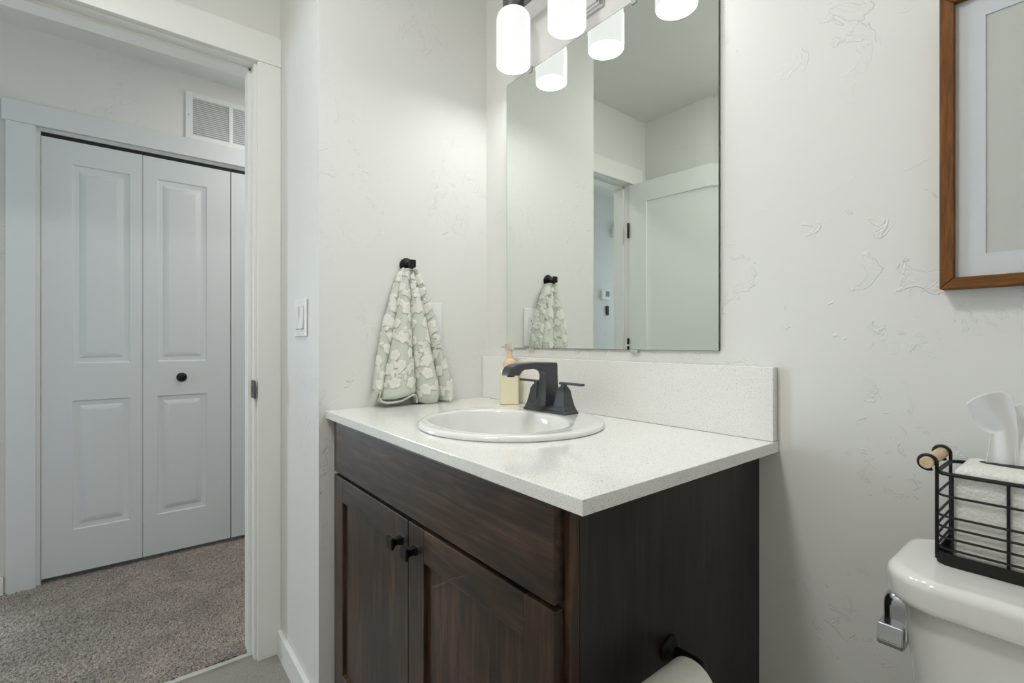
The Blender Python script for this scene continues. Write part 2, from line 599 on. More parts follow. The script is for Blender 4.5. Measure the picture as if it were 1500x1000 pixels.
# ------------------------------------------------------------------ panelled doors
def panel_front(bm, us, vs, holes, rings, P):
    """front face of a leaf: grid of cells with the hole cells replaced by moulded panels. P(u,v,d) -> 3-D"""
    def quad(a, b, c, d):
        bm.faces.new([bm.verts.new(P(*p)) for p in (a, b, c, d)])
    for i in range(len(us) - 1):
        for j in range(len(vs) - 1):
            if (i, j) in holes:
                u0, u1, v0, v1 = us[i], us[i + 1], vs[j], vs[j + 1]
                loops = [[(u0 + o, v0 + o, d), (u1 - o, v0 + o, d), (u1 - o, v1 - o, d), (u0 + o, v1 - o, d)] for o, d in rings]
                for A, B in zip(loops[:-1], loops[1:]):
                    for k in range(4):
                        quad(A[k], A[(k + 1) % 4], B[(k + 1) % 4], B[k])
                quad(*loops[-1])
            else:
                quad((us[i], vs[j], 0), (us[i + 1], vs[j], 0), (us[i + 1], vs[j + 1], 0), (us[i], vs[j + 1], 0))


def panel_leaf(us, vs, holes, rings, thick, P, both=False):
    bm = new_bm()
    panel_front(bm, us, vs, holes, rings, P)
    if both:
        panel_front(bm, us, vs, holes, rings, lambda u, v, d: P(u, v, -thick - d))
    u0, u1, v0, v1 = us[0], us[-1], vs[0], vs[-1]
    quads = [[(u0, v0), (u1, v0)], [(u1, v0), (u1, v1)], [(u1, v1), (u0, v1)], [(u0, v1), (u0, v0)]]
    for a, b in quads:
        bm.faces.new([bm.verts.new(P(*p)) for p in ((*a, 0), (*a, -thick), (*b, -thick), (*b, 0))])
    if not both:
        bm.faces.new([bm.verts.new(P(*p)) for p in ((u0, v0, -thick), (u0, v1, -thick), (u1, v1, -thick), (u1, v0, -thick))])
    bmesh.ops.remove_doubles(bm, verts=bm.verts[:], dist=0.00005)
    return bm


RINGS = [(0, 0), (0.003, -0.0035), (0.008, -0.0055), (0.019, -0.009), (0.024, -0.0095), (0.027, -0.008), (0.047, -0.0015), (0.050, -0.001)]
HT = M['hall_trim']
XF = -1.5517
DZ0, DZ1 = 0.030, 1.970
PZ = (0.222, 0.804, 0.972, 1.867)
leaves = [(-1.2765, -0.9262, -1.1765, -0.9725), (-0.9238, -0.5560, -0.8680, -0.6620)]
# two more leaves beyond the doorway edge, mirrored
leaves += [(-0.5515, -0.1990, -0.4465, -0.2425), (-0.1966, 0.160, -0.1406, 0.062)]
lab = ['white two-panel bifold leaf hinged at the left closet jamb', 'white two-panel bifold leaf with the round black knob',
       'white bifold leaf right of the knob leaf, mostly behind the doorway casing', 'white bifold leaf at the right closet jamb']
for k, (y0, y1, p0, p1) in enumerate(leaves):
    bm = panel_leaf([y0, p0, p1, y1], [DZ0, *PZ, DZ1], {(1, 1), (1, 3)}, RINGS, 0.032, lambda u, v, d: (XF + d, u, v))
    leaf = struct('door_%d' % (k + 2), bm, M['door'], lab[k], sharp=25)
    if k in (1, 2):
        yk = -0.769 if k == 1 else -0.33
        bm = new_bm()
        add_lathe(bm, [(0.0225, 0), (0.0225, 0.003), (0.018, 0.006), (0.009, 0.007), (0.009, 0.010), (0.015, 0.012), (0.0175, 0.016), (0.0165, 0.020), (0.010, 0.0225), (0.0, 0.023)],
                  at_axis((XF, yk, 0.892), (1, 0, 0)), 32)
        obj('knob', bm, M['dark_metal'], leaf)['label'] = 'round black knob'
# closet jambs, track, casing
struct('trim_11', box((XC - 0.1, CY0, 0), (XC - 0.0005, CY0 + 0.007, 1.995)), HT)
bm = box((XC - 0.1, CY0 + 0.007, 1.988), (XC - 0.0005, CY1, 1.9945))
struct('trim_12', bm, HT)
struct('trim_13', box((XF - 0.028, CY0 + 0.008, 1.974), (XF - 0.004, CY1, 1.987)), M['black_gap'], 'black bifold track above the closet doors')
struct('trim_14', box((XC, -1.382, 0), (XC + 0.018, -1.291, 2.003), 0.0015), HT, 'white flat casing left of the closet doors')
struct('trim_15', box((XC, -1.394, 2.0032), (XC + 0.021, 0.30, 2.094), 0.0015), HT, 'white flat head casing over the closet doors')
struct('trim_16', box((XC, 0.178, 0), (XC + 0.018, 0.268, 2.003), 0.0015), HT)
# bedroom doorway casing across the hall
struct('trim_17', box((XC, BY1, 0), (XC + 0.018, BY1 + 0.085, 2.03), 0.0015), HT)
struct('trim_18', box((XC, BY0 - 0.085, 0), (XC + 0.018, BY0, 2.03), 0.0015), HT)
struct('trim_19', box((XC, BY0 - 0.09, 2.0302), (XC + 0.021, BY1 + 0.09, 2.12), 0.0015), HT)

# bathroom door, swung open against the wall behind the camera (seen in the mirror)
hinge = Vector((XD + 0.006, -1.366, 0))
rot = Matrix.Translation(hinge) @ Matrix.Rotation(math.radians(-4.0), 4, 'Z')
LW = 0.705
RB = [(0, 0), (0.004, -0.004), (0.010, -0.0055), (0.022, -0.009), (0.030, -0.0095), (0.034, -0.0095)]
bm = panel_leaf([0, 0.112, LW - 0.112, LW], [0.012, 0.235, 0.835, 0.985, 1.885, 2.000], {(1, 1), (1, 3)}, RB, 0.035,
                lambda u, v, d: rot @ Vector((u, d, v)), both=True)
door = struct('door_1', bm, mat('bathroom_door_paint', (0.80, 0.81, 0.785), 0.4), 'white two-panel bathroom door standing open, seen in the mirror', sharp=25)
for z in (1.73, 1.045, 0.25):
    bm = new_bm()
    add_tube(bm, [(XD + 0.004, -1.357, z - 0.045), (XD + 0.004, -1.357, z + 0.045)], 0.0065, 12)
    obj('hinge', bm, M['dark_metal'], door)['label'] = 'black butt hinge'
for sgn in (1, -1):
    bm = new_bm()
    add_lathe(bm, [(0.032, 0), (0.032, 0.006), (0.013, 0.010), (0.012, 0.028), (0.022, 0.034), (0.027, 0.046), (0.024, 0.056), (0.012, 0.061), (0, 0.062)],
              rot @ at_axis((LW - 0.065, 0 if sgn > 0 else -0.035, 0.91), (0, sgn, 0)), 32)
    obj('door_knob', bm, M['dark_metal'], door)

# ------------------------------------------------------------------ hall fittings
vent = thing('air_vent', 'white louvred return-air grille above the closet doors', 'vent', (XC, -0.53, 2.096))
vy0, vy1, vz0, vz1 = -0.754, -0.330, 2.0965, 2.334
bm = new_bm()
for lo, hi in (((vy0, vz0), (vy0 + 0.031, vz1)), ((vy1 - 0.031, vz0), (vy1, vz1)), ((vy0 + 0.031, vz0), (vy1 - 0.031, vz0 + 0.022)),
               ((vy0 + 0.031, vz1 - 0.027), (vy1 - 0.031, vz1)), ((-0.5632, vz0 + 0.022), (-0.5455, vz1 - 0.027))):
    add_box(bm, (XC, lo[0], lo[1]), (XC + 0.010, hi[0], hi[1]), 0.001, 1)
obj('frame', bm, M['vent'], vent)
for s in range(19):
    z = vz0 + 0.027 + s * 0.0101
    mt = Matrix.Translation((XC + 0.004, 0, z)) @ Matrix.Rotation(math.radians(50), 4, 'Y')
    bm = new_bm()
    add_box(bm, (-0.0068, vy0 + 0.030, -0.0006), (0.0068, vy1 - 0.030, 0.0006), mtx=mt)
    obj('slat', bm, M['vent'], vent)
obj('back_plate', box((XC + 0.0002, vy0 + 0.031, vz0 + 0.02), (XC + 0.0008, vy1 - 0.031, vz1 - 0.02)), mat('duct_grey', (0.40, 0.41, 0.41), 0.8), vent)
for yy in (vy0 + 0.012, vy1 - 0.012):
    obj('screw', add_lathe(new_bm(), [(0.004, 0), (0.003, 0.0012), (0, 0.0015)], at_axis((XC + 0.010, yy, 2.215), (1, 0, 0)), 12), M['nickel'], vent)

th = thing('thermostat', 'white square thermostat on the hall wall, seen in the mirror', 'thermostat', (XC, -2.465, 1.50))
obj('body', box((XC, -2.522, 1.452), (XC + 0.024, -2.408, 1.545), 0.005), M['plastic'], th)
obj('screen', box((XC + 0.0235, -2.505, 1.482), (XC + 0.0248, -2.452, 1.533), 0.0005), M['screen'], th)
obj('button_row', box((XC + 0.0235, -2.510, 1.460), (XC + 0.0252, -2.425, 1.470), 0.0008), M['vent'], th)
hs = thing('wall_remote', 'small black remote in a holder under the thermostat, seen in the mirror', 'remote', (XC, -2.49, 1.315))
obj('body', box((XC + 0.004, -2.508, 1.312), (XC + 0.018, -2.474, 1.400), 0.006), M['slot'], hs)
obj('holder', box((XC, -2.510, 1.305), (XC + 0.007, -2.472, 1.335), 0.002), M['plastic'], hs)
ch = thing('door_chime', 'white chime box high on the hall wall, seen in the mirror', 'chime', (XC, -2.64, 2.05))
obj('cover', box((XC, -2.70, 2.040), (XC + 0.05, -2.555, 2.150), 0.006), M['plastic'], ch)
obj('grille', box((XC + 0.0495, -2.69, 2.050), (XC + 0.0515, -2.565, 2.062), 0.0005), M['slot'], ch)

# ------------------------------------------------------------------ light switch and outlet
sw = thing('light_switch', 'white double rocker light switch plate beside the doorway', 'light switch', (-0.162, YS, 1.14))
x0, x1, z0, z1 = -0.222, -0.102, 1.085, 1.196
obj('plate', box((x0, YS - 0.0065, z0), (x1, YS, z1), 0.003), M['plastic'], sw)
for xc, tilt in ((-0.186, 4), (-0.138, -4)):
    mt = Matrix.Translation((xc, YS - 0.0075, 1.141)) @ Matrix.Rotation(math.radians(tilt), 4, 'X')
    bm = box((-0.0165, -0.003, -0.033), (0.0165, 0.003, 0.033), 0.0012, 2, mt)
    obj('rocker', bm, M['plastic'], sw)
    obj('rocker_gap', box((xc - 0.0178, YS - 0.0069, 1.1065), (xc + 0.0178, YS - 0.0060, 1.1755)), mat('gap_grey', (0.3, 0.3, 0.3), 0.7), sw)
for zz in (1.094, 1.187):
    obj('screw', add_lathe(new_bm(), [(0.003, 0), (0.0022, 0.0008), (0, 0.001)], at_axis((-0.162, YS - 0.0063, zz), (0, -1, 0)), 10), M['plastic'], sw)

ol = thing('electrical_outlet', 'white outlet plate on the wall half hidden behind the towel', 'outlet', (0, -0.220, 1.127))
obj('plate', box((0, -0.259, 1.060), (0.0065, -0.181, 1.195), 0.003), M['plastic'], ol)
obj('receptacle', box((0.006, -0.2365, 1.0935), (0.009, -0.2035, 1.1605), 0.0012), M['plastic'], ol)
for zc in (1.1115, 1.1435):
    bm = new_bm()
    for dy, hh in ((-0.0065, 0.0042), (0.0065, 0.0035)):
        add_box(bm, (0.0086, -0.220 + dy - 0.0009, zc - hh + 0.003), (0.0094, -0.220 + dy + 0.0009, zc + hh + 0.003))
    add_lathe(bm, [(0.0022, 0), (0.0022, 0.0008)], at_axis((0.0086, -0.220, zc - 0.0075), (1, 0, 0)), 12)
    obj('socket', bm, M['slot'], ol)
for zz in (1.072, 1.183):
    obj('screw', add_lathe(new_bm(), [(0.003, 0), (0.0022, 0.0008), (0, 0.001)], at_axis((0.0063, -0.220, zz), (1, 0, 0)), 10), M['plastic'], ol)

# ------------------------------------------------------------------ vanity
van = thing('vanity_cabinet', 'dark espresso wood bathroom vanity cabinet under the white counter', 'cabinet', (0.47, -0.27, 0))
YF = -0.519      # face-frame front
YDR = -0.538     # door front
CT = 0.856       # carcass top
fx0, fx1 = 0.004, 0.916
bx1 = 0.934
# carcass: right side panel widens slightly towards the wall (scribed)
bm = new_bm()
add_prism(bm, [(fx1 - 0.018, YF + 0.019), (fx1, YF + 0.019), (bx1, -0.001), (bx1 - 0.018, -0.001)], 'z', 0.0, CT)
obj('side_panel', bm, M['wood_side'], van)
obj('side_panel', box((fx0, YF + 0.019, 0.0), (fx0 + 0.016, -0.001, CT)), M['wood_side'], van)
obj('bottom_panel', box((fx0 + 0.016, YF + 0.019, 0.10), (fx1 - 0.018, -0.02, 0.115)), M['wood_side'], van)
obj('back_panel', box((fx0 + 0.016, -0.012, 0.115), (fx1 - 0.018, -0.002, CT)), M['wood_side'], van)
obj('toe_kick', box((fx0 + 0.016, YF + 0.075, 0.0), (fx1 - 0.018, YF + 0.09, 0.10)), M['wood_side'], van)
bm = new_bm()
add_box(bm, (fx0, YF, 0.0), (0.045, YF + 0.0188, CT), 0.0012, 1)
add_box(bm, (0.885, YF, 0.0), (fx1, YF + 0.0188, CT), 0.0012, 1)
add_box(bm, (0.0452, YF + 0.0003, 0.695), (0.8848, YF + 0.0188, 0.725))
add_box(bm, (0.0452, YF + 0.0003, 0.815), (0.8848, YF + 0.0188, CT))
add_box(bm, (0.0452, YF + 0.0003, 0.10), (0.8848, YF + 0.0188, 0.14))
obj('face_frame', bm, M['wood_v'], van)
dx0, dx1 = 0.0285, 0.9045
obj('false_drawer_front', box((dx0, YDR, 0.7135), (dx1, YF - 0.0005, 0.8485), 0.0016), M['wood_h'], van)
DT, DB = 0.7045, 0.118
split = 0.4755


def knob(cx, cz, parent):
    y0 = YDR
    bm = new_bm()
    sec = [(0.0085, 0.0), (0.0078, 0.004), (0.0065, 0.010), (0.0072, 0.016), (0.0108, 0.021), (0.0130, 0.0228), (0.0130, 0.0252), (0.0115, 0.0272)]
    rings = []
    for h, d in sec:
        rings.append([(cx + px, y0 - d, cz + pz) for px, pz in rrect(-h, -h, h, h, h * 0.18, 3)])
    add_rings(bm, rings)
    k = obj('knob', bm, M['dark_metal'], parent)
    k['label'] = 'square black flared knob'


for xa, xb, kx, where in ((dx0, split - 0.0012, 0.443, 'left'), (split + 0.0012, dx1, 0.507, 'right')):
    sw_ = 0.064
    p = obj('door', box((xa + sw_ - 0.005, YDR + 0.009, DB + sw_ - 0.005), (xb - sw_ + 0.005, YDR + 0.0155, DT - sw_ + 0.005)), M['wood_v'], van)
    obj('stile', box((xa, YDR, DB), (xa + sw_, YF - 0.0005, DT), 0.0014), M['wood_v'], p)
    obj('stile', box((xb - sw_, YDR, DB), (xb, YF - 0.0005, DT), 0.0014), M['wood_v'], p)
    obj('rail', box((xa + sw_ - 0.0002, YDR + 0.0002, DT - sw_), (xb - sw_ + 0.0002, YF - 0.0005, DT - 0.0001), 0.0014), M['wood_h'], p)
    obj('rail', box((xa + sw_ - 0.0002, YDR + 0.0002, DB + 0.0001), (xb - sw_ + 0.0002, YF - 0.0005, DB + sw_), 0.0014), M['wood_h'], p)
    knob(kx, 0.655, p)

# ------------------------------------------------------------------ countertop with sink cut-out
SXC, SYC, SA, SB = 0.490, -0.281, 0.218, 0.216
CZ0, CZ1 = 0.8565, 0.877
CX0, CX1, CYF = 0.0006, 0.970, -0.5525
NS = 96


def ell(xc, yc, a, b, z, n=NS, p=2.0):
    out = []
    for k in range(n):
        t_ = 2 * math.pi * k / n
        c, s = math.cos(t_), math.sin(t_)
        out.append(Vector((xc + a * math.copysign(abs(c) ** (2 / p), c), yc + b * math.copysign(abs(s) ** (2 / p), s), z)))
    return out


def rect_ring(x0, y0, x1, y1, z, xc, yc, n=NS):
    out = []
    for k in range(n):
        t_ = 2 * math.pi * k / n
        c, s = math.cos(t_), math.sin(t_)
        tt = 1e9
        if c > 1e-9: tt = min(tt, (x1 - xc) / c)
        if c < -1e-9: tt = min(tt, (x0 - xc) / c)
        if s > 1e-9: tt = min(tt, (y1 - yc) / s)
        if s < -1e-9: tt = min(tt, (y0 - yc) / s)
        out.append([xc + c * tt, yc + s * tt, z])
    # snap the nearest samples to the true corners
    for X_, Y_ in ((x0, y0), (x1, y0), (x1, y1), (x0, y1)):
        i = min(range(n), key=lambda q: (out[q][0] - X_) ** 2 + (out[q][1] - Y_) ** 2)
        out[i] = [X_, Y_, z]
    return [Vector(p) for p in out]


bm = new_bm()
hole = 0.94
e = 0.0022
R = [ell(SXC, SYC, SA * hole, SB * hole, CZ0), rect_ring(CX0, CYF, CX1, -0.0006, CZ0, SXC, SYC)]
R += [rect_ring(CX0, CYF, CX1, -0.0006, CZ1 - e, SXC, SYC), rect_ring(CX0 + e * .3, CYF + e * .3, CX1 - e * .3, -0.0006, CZ1 - e * .3, SXC, SYC),
      rect_ring(CX0 + e, CYF + e, CX1 - e, -0.0006, CZ1, SXC, SYC), ell(SXC, SYC, SA * hole, SB * hole, CZ1)]
vr = add_rings(bm, R, True, False, False)
for i in range(NS):
    j = (i + 1) % NS
    bm.faces.new((vr[-1][i], vr[-1][j], vr[0][j], vr[0][i]))
tag(obj('countertop', bm, M['quartz'], sharp=30), 'white speckled quartz counter on the dark vanity', 'countertop')
bm = box((0.0006, -0.0190, CZ1 + 0.0002), (0.968, -0.0006, 1.0205), 0.0018)
tag(obj('backsplash', bm, M['quartz']), 'low white speckled quartz backsplash below the mirror', 'backsplash')

# ------------------------------------------------------------------ sink
z = CZ1
IX, IY, IA, IB = 0.490, -0.322, 0.172, 0.142       # bowl opening
rings = [ell(SXC, SYC, SA * 0.925, SB * 0.925, z - 0.012), ell(SXC, SYC, SA * 0.925, SB * 0.925, z + 0.0004),
         ell(SXC, SYC, SA * 0.990, SB * 0.990, z + 0.0004), ell(SXC, SYC, SA, SB, z + 0.003), ell(SXC, SYC, SA * 0.998, SB * 0.998, z + 0.007),
         ell(SXC, SYC, SA * 0.985, SB * 0.985, z + 0.0105), ell(SXC, SYC, SA * 0.965, SB * 0.965, z + 0.0125)]
steps = [(0.30, 0.0128), (0.55, 0.0122), (0.74, 0.0126), (0.86, 0.0132), (0.95, 0.0118), (1.0, 0.007)]
for s_, h_ in steps:
    f_ = s_
    rings.append(ell(SXC + (IX - SXC) * f_, SYC + (IY - SYC) * f_, SA * 0.965 + (IA - SA * 0.965) * f_, SB * 0.965 + (IB - SB * 0.965) * f_, z + h_, p=2.0 + 0.25 * f_))
for k_, d_ in ((0.972, 0.010), (0.945, 0.035), (0.90, 0.068), (0.80, 0.098), (0.62, 0.118), (0.35, 0.126), (0.13, 0.128)):
    rings.append(ell(IX, IY + (1 - k_) * 0.02, IA * k_, IB * k_, z - d_, p=2.25))
bm = new_bm()
add_rings(bm, rings, True, False, True)
# underside of the bowl
rings = [ell(IX, IY + (1 - k_) * 0.02, IA * k_ + 0.012, IB * k_ + 0.012, z - d_ - 0.010, p=2.25) for k_, d_ in
         ((0.98, 0.002), (0.945, 0.035), (0.90, 0.068), (0.80, 0.098), (0.62, 0.118), (0.35, 0.126), (0.13, 0.128))]
add_rings(bm, rings, True, False, True)
sink = tag(obj('sink', bm, M['porcelain'], sharp=60), 'white oval drop-in porcelain sink set in the counter', 'sink')
bm = new_bm()
add_lathe(bm, [(0.0225, 0), (0.0235, 0.002), (0.020, 0.0035), (0.012, 0.003), (0, 0.0028)], Matrix.Translation((IX, IY + 0.017, z - 0.1285)), 28)
obj('drain', bm, M['dark_metal'], sink)

# ------------------------------------------------------------------ faucet
FX, FY, FZ = 0.463, -0.130, 0.8893
fa = thing('faucet', 'matte black two-handle faucet on the back rim of the sink', 'faucet', (FX, FY, FZ))
bm = new_bm()
rr = []
for hx, hy, h in ((0.0775, 0.0260, 0), (0.0775, 0.0260, 0.0055), (0.0755, 0.0240, 0.0070), (0.0745, 0.0230, 0.0095), (0.0715, 0.0205, 0.0175), (0.0700, 0.0195, 0.0190)):
    rr.append([(FX + a, FY + b, FZ + h) for a, b in rrect(-hx, -hy, hx, hy, 0.0025, 3)])
add_rings(bm, rr)
obj('base_plate', bm, M['faucet'], fa)
zb = FZ + 0.019
# spout: side profile in (y, z) extruded across x with a flared foot
up = [(0.022, 0.0), (0.0195, 0.022), (0.0175, 0.05), (0.0165, 0.08), (0.0165, 0.100), (0.0150, 0.1065), (0.008, 0.1085),
      (-0.02, 0.1100), (-0.06, 0.1105), (-0.10, 0.1085), (-0.125, 0.1060), (-0.139, 0.1010), (-0.146, 0.0920), (-0.1485, 0.0800)]
dn = [(-0.1120, 0.0790), (-0.1085, 0.0835), (-0.103, 0.0895), (-0.095, 0.0925), (-0.07, 0.0940), (-0.045, 0.0920), (-0.032, 0.0865), (-0.0265, 0.078),
      (-0.0265, 0.055), (-0.029, 0.030), (-0.033, 0.012), (-0.037, 0.0)]
poly = [(FY + a, zb + b) for a, b in up + dn]
bm = new_bm()
n_ = len(poly)


def spout_w(y, z):
    h = z - zb
    w = 0.0128 + 0.0062 * max(0.0, 1 - h / 0.07) ** 1.6
    out = max(0.0, (FY - y - 0.03) / 0.12)
    return w + 0.0012 * out


inset = 0.0016
cyz = [sum(p[i] for p in poly) / n_ for i in (0, 1)]
def inset_poly(d):
    out = []
    for i in range(n_):
        a, b, c = Vector(poly[i - 1]), Vector(poly[i]), Vector(poly[(i + 1) % n_])
        t1, t2 = (b - a).normalized(), (c - b).normalized()
        nn = Vector((t1.y + t2.y, -(t1.x + t2.x)))
        if nn.length < 1e-6: nn = Vector((t1.y, -t1.x))
        nn.normalize()
        out.append(b - nn * d if area_sign < 0 else b + nn * d)
    return out
area_sign = sum(poly[i][0] * poly[(i + 1) % n_][1] - poly[(i + 1) % n_][0] * poly[i][1] for i in range(n_))
area_sign = -1 if area_sign > 0 else 1
pin = inset_poly(inset)
rings = []
for sx, pl, k_ in ((-1, pin, 1.0), (-1, poly, 0.88), (1, poly, 0.88), (1, pin, 1.0)):
    rings.append([(FX + sx * k_ * spout_w(*poly[i]), pl[i][0], max(pl[i][1], zb)) for i in range(n_)])
add_rings(bm, rings)
obj('spout', bm, M['faucet'], fa, sharp=28)
obj('aerator', add_lathe(new_bm(), [(0.009, 0), (0.009, 0.004)], Matrix.Translation((FX, FY - 0.130, zb + 0.0762)), 20), M['slot'], fa)
for sx in (-1, 1):
    cx = FX + sx * 0.0505
    bm = new_bm()
    rr = []
    for h_, d_ in ((0.0195, 0), (0.0192, 0.002), (0.0170, 0.012), (0.0148, 0.024), (0.0130, 0.036), (0.0126, 0.0385), (0.0080, 0.0480), (0.0060, 0.0495), (0.0055, 0.0545)):
        rr.append([(cx + a, FY + b, zb + d_) for a, b in rrect(-h_, -h_, h_, h_, h_ * 0.08, 2)])
    add_rings(bm, rr)
    hd = obj('handle', bm, M['faucet'], fa, sharp=25)
    a0, a1 = cx - sx * 0.012, cx + sx * 0.066
    bm = box((min(a0, a1), FY - 0.0062, zb + 0.0540), (max(a0, a1), FY + 0.0062, zb + 0.0600), 0.0016)
    obj('lever', bm, M['faucet'], hd)

# ------------------------------------------------------------------ soap bottle
sb = thing('soap_bottle', 'pale yellow ribbed foaming soap bottle with peach pump behind the faucet', 'soap bottle', (0.203, -0.058, CZ1))
ROT = Matrix.Translation((0.203, -0.058, CZ1 + 0.0004)) @ Matrix.Rotation(TH, 4, 'Z')


def sq_ring(h, z, r, ribs=0.0):
    pts = []
    n = 120
    base = rrect(-h, -h, h, h, r, 10)
    # resample uniformly
    P = [Vector(p) for p in base] + [Vector(base[0])]
    L = [0]
    for a, b in zip(P[:-1], P[1:]): L.append(L[-1] + (b - a).length)
    for k in range(n):
        d = L[-1] * k / n
        i = max(q for q in range(len(P) - 1) if L[q] <= d)
        seg = max(L[i + 1] - L[i], 1e-9)
        p = P[i].lerp(P[i + 1], (d - L[i]) / seg)
        f = 1 - ribs * (0.5 + 0.5 * math.cos(2 * math.pi * k / n * 40))
        pts.append(ROT @ Vector((p.x * f, p.y * f, z)))
    return pts


bm = new_bm()
prof = [(0.0265, 0, 0), (0.0285, 0.002, 0), (0.029, 0.004, 0.0), (0.029, 0.006, 0.045), (0.029, 0.094, 0.045), (0.029, 0.096, 0), (0.0285, 0.099, 0), (0.026, 0.103, 0), (0.019, 0.106, 0), (0.0170, 0.108, 0)]
add_rings(bm, [sq_ring(h, z_, min(0.006, h * 0.5), rb) for h, z_, rb in prof])
obj('bottle', bm, M['soap'], sb, sharp=50)
bm = new_bm()
add_lathe(bm, [(0.0170, 0.108), (0.0190, 0.110), (0.0195, 0.126), (0.0185, 0.131), (0.0150, 0.137), (0.0105, 0.141), (0.0095, 0.146), (0.0095, 0.165), (0.0085, 0.167), (0, 0.167)], ROT, 32)
obj('pump', bm, M['pump'], sb)
bm = new_bm()
add_lathe(bm, [(0.0105, 0.1672), (0.0142, 0.1705), (0.0148, 0.180), (0.0130, 0.1855), (0, 0.1865)], ROT, 28)
add_tube(bm, [ROT @ Vector(p) for p in ((-0.010, 0, 0.178), (-0.024, 0, 0.178), (-0.029, 0, 0.176))], [0.0055, 0.0048, 0.0042], 12)
obj('pump_head', bm, M['pump_cap'], sb)

# ------------------------------------------------------------------ mirror
MX0, MX1, MZ0, MZ1 = 0.1255, 0.8520, 1.0505, 1.914
mi = thing('wall_mirror', 'frameless mirror with a narrow slanted rim on the wall above the backsplash', 'mirror', ((MX0 + MX1) / 2, 0, MZ0))
bw = 0.0125
bm = new_bm()
ym = -0.006
ye = ym - 0.00022
o4 = [bm.verts.new(p) for p in ((MX0, ye, MZ0), (MX1, ye, MZ0), (MX1, ye, MZ1), (MX0, ye, MZ1))]
i4 = [bm.verts.new(p) for p in ((MX0 + bw, ym, MZ0 + bw), (MX1 - bw, ym, MZ0 + bw), (MX1 - bw, ym, MZ1 - bw), (MX0 + bw, ym, MZ1 - bw))]
bm.faces.new(i4)
for k in range(4):
    bm.faces.new((o4[k], o4[(k + 1) % 4], i4[(k + 1) % 4], i4[k]))
mg = obj('mirror_glass', bm, M['mirror'], mi)
mg.modifiers.clear()
for pl_ in mg.data.polygons:
    pl_.use_smooth = False
bm = box((MX0, ym + 0.0002, MZ0), (MX1, -0.0004, MZ1))
obj('backing', bm, M['mirror_edge'], mi)
bm = new_bm()
for a, b in (((MX0 - 0.0008, MZ0 - 0.0008), (MX0, MZ1 + 0.0008)), ((MX1, MZ0 - 0.0008), (MX1 + 0.0008, MZ1 + 0.0008)),
             ((MX0, MZ0 - 0.0008), (MX1, MZ0)), ((MX0, MZ1), (MX1, MZ1 + 0.0008))):
    add_box(bm, (a[0], ye, a[1]), (b[0], -0.0004, b[1]))
obj('edge', bm, M['mirror_edge'], mi)
for xx in (0.243, 0.635):
    obj('mirror_clip', box((xx - 0.012, -0.0092, MZ0 - 0.009), (xx + 0.012, -0.0003, MZ0 - 0.001), 0.0015), M['clip'], mi)
    bm = box((xx - 0.008, -0.0095, MZ1 + 0.001), (xx + 0.008, -0.0003, MZ1 + 0.011), 0.0015)
    add_box(bm, (xx - 0.008, -0.0095, MZ1 - 0.008), (xx + 0.008, -0.0068, MZ1 + 0.003), 0.001)
    obj('mirror_clip', bm, M['clip'], mi)

# ------------------------------------------------------------------ vanity light
LY = -0.084
vl = thing('vanity_light', 'three-shade vanity light bar with glowing opal glass above the mirror', 'light fixture', (0.479, 0, 1.95))
bm = new_bm()
for k_, d_ in ((0, 0.010), (0.006, 0.016), (0.012, 0.021)):
    add_box(bm, (0.424 + k_, -d_, 1.957 + k_), (0.536 - k_, -0.0006, 2.075 - k_), 0.0015, 1)
obj('back_plate', bm, M['nickel'], vl)
obj('bar', box((0.215, LY + 0.010, 2.074), (0.743, LY + 0.030, 2.093), 0.002), M['gunmetal'], vl)
obj('stem', box((0.462, LY + 0.028, 2.076), (0.496, -0.018, 2.091), 0.001), M['gunmetal'], vl)
obj('stem', box((0.464, -0.034, 2.03), (0.494, -0.018, 2.091), 0.001), M['gunmetal'], vl)
for sx in (0.2555, 0.4790, 0.7025):
    bm = new_bm()
    add_lathe(bm, [(0.0130, 2.096), (0.028, 2.0945), (0.0315, 2.091), (0.0320, 2.054), (0.0315, 2.051)], Matrix.Translation((sx, LY, 0)), 36)
    obj('shade_cup', bm, M['gunmetal'], vl)
    bm = new_bm()
    add_lathe(bm, [(0.030, 2.0530), (0.036, 2.0520), (0.0425, 2.0485), (0.0475, 2.0415), (0.0500, 2.0325), (0.0505, 2.0245), (0.0505, 1.8965), (0.0500, 1.8945), (0.0485, 1.8945), (0.0480, 1.8985)],
              Matrix.Translation((sx, LY, 0)), 48, True, False)
    sh = obj('lamp_shade', bm, M['opal'], vl, sharp=60)
    sh['label'] = 'glowing white opal glass cylinder'
    bm = new_bm()
    add_lathe(bm, [(0.0478, 1.8990), (0.0, 1.8988)], Matrix.Translation((sx, LY, 0)), 48, False, True)
    obj('diffuser', bm, M['disc'], sh)

# recessed hall ceiling light near the closet
hc = thing('recessed_ceiling_light', 'small round recessed light in the hall ceiling', 'ceiling light', (-1.02, -0.12, CEIL))
obj('trim_ring', add_lathe(new_bm(), [(0.075, -0.0005), (0.092, -0.0005), (0.090, -0.005), (0.075, -0.005)], Matrix.Translation((-1.02, -0.12, CEIL)), 36, False, False), M['plastic'], hc)
obj('lens', add_lathe(new_bm(), [(0.075, -0.002), (0.0, -0.003)], Matrix.Translation((-1.02, -0.12, CEIL)), 36, False, True), M['can'], hc)
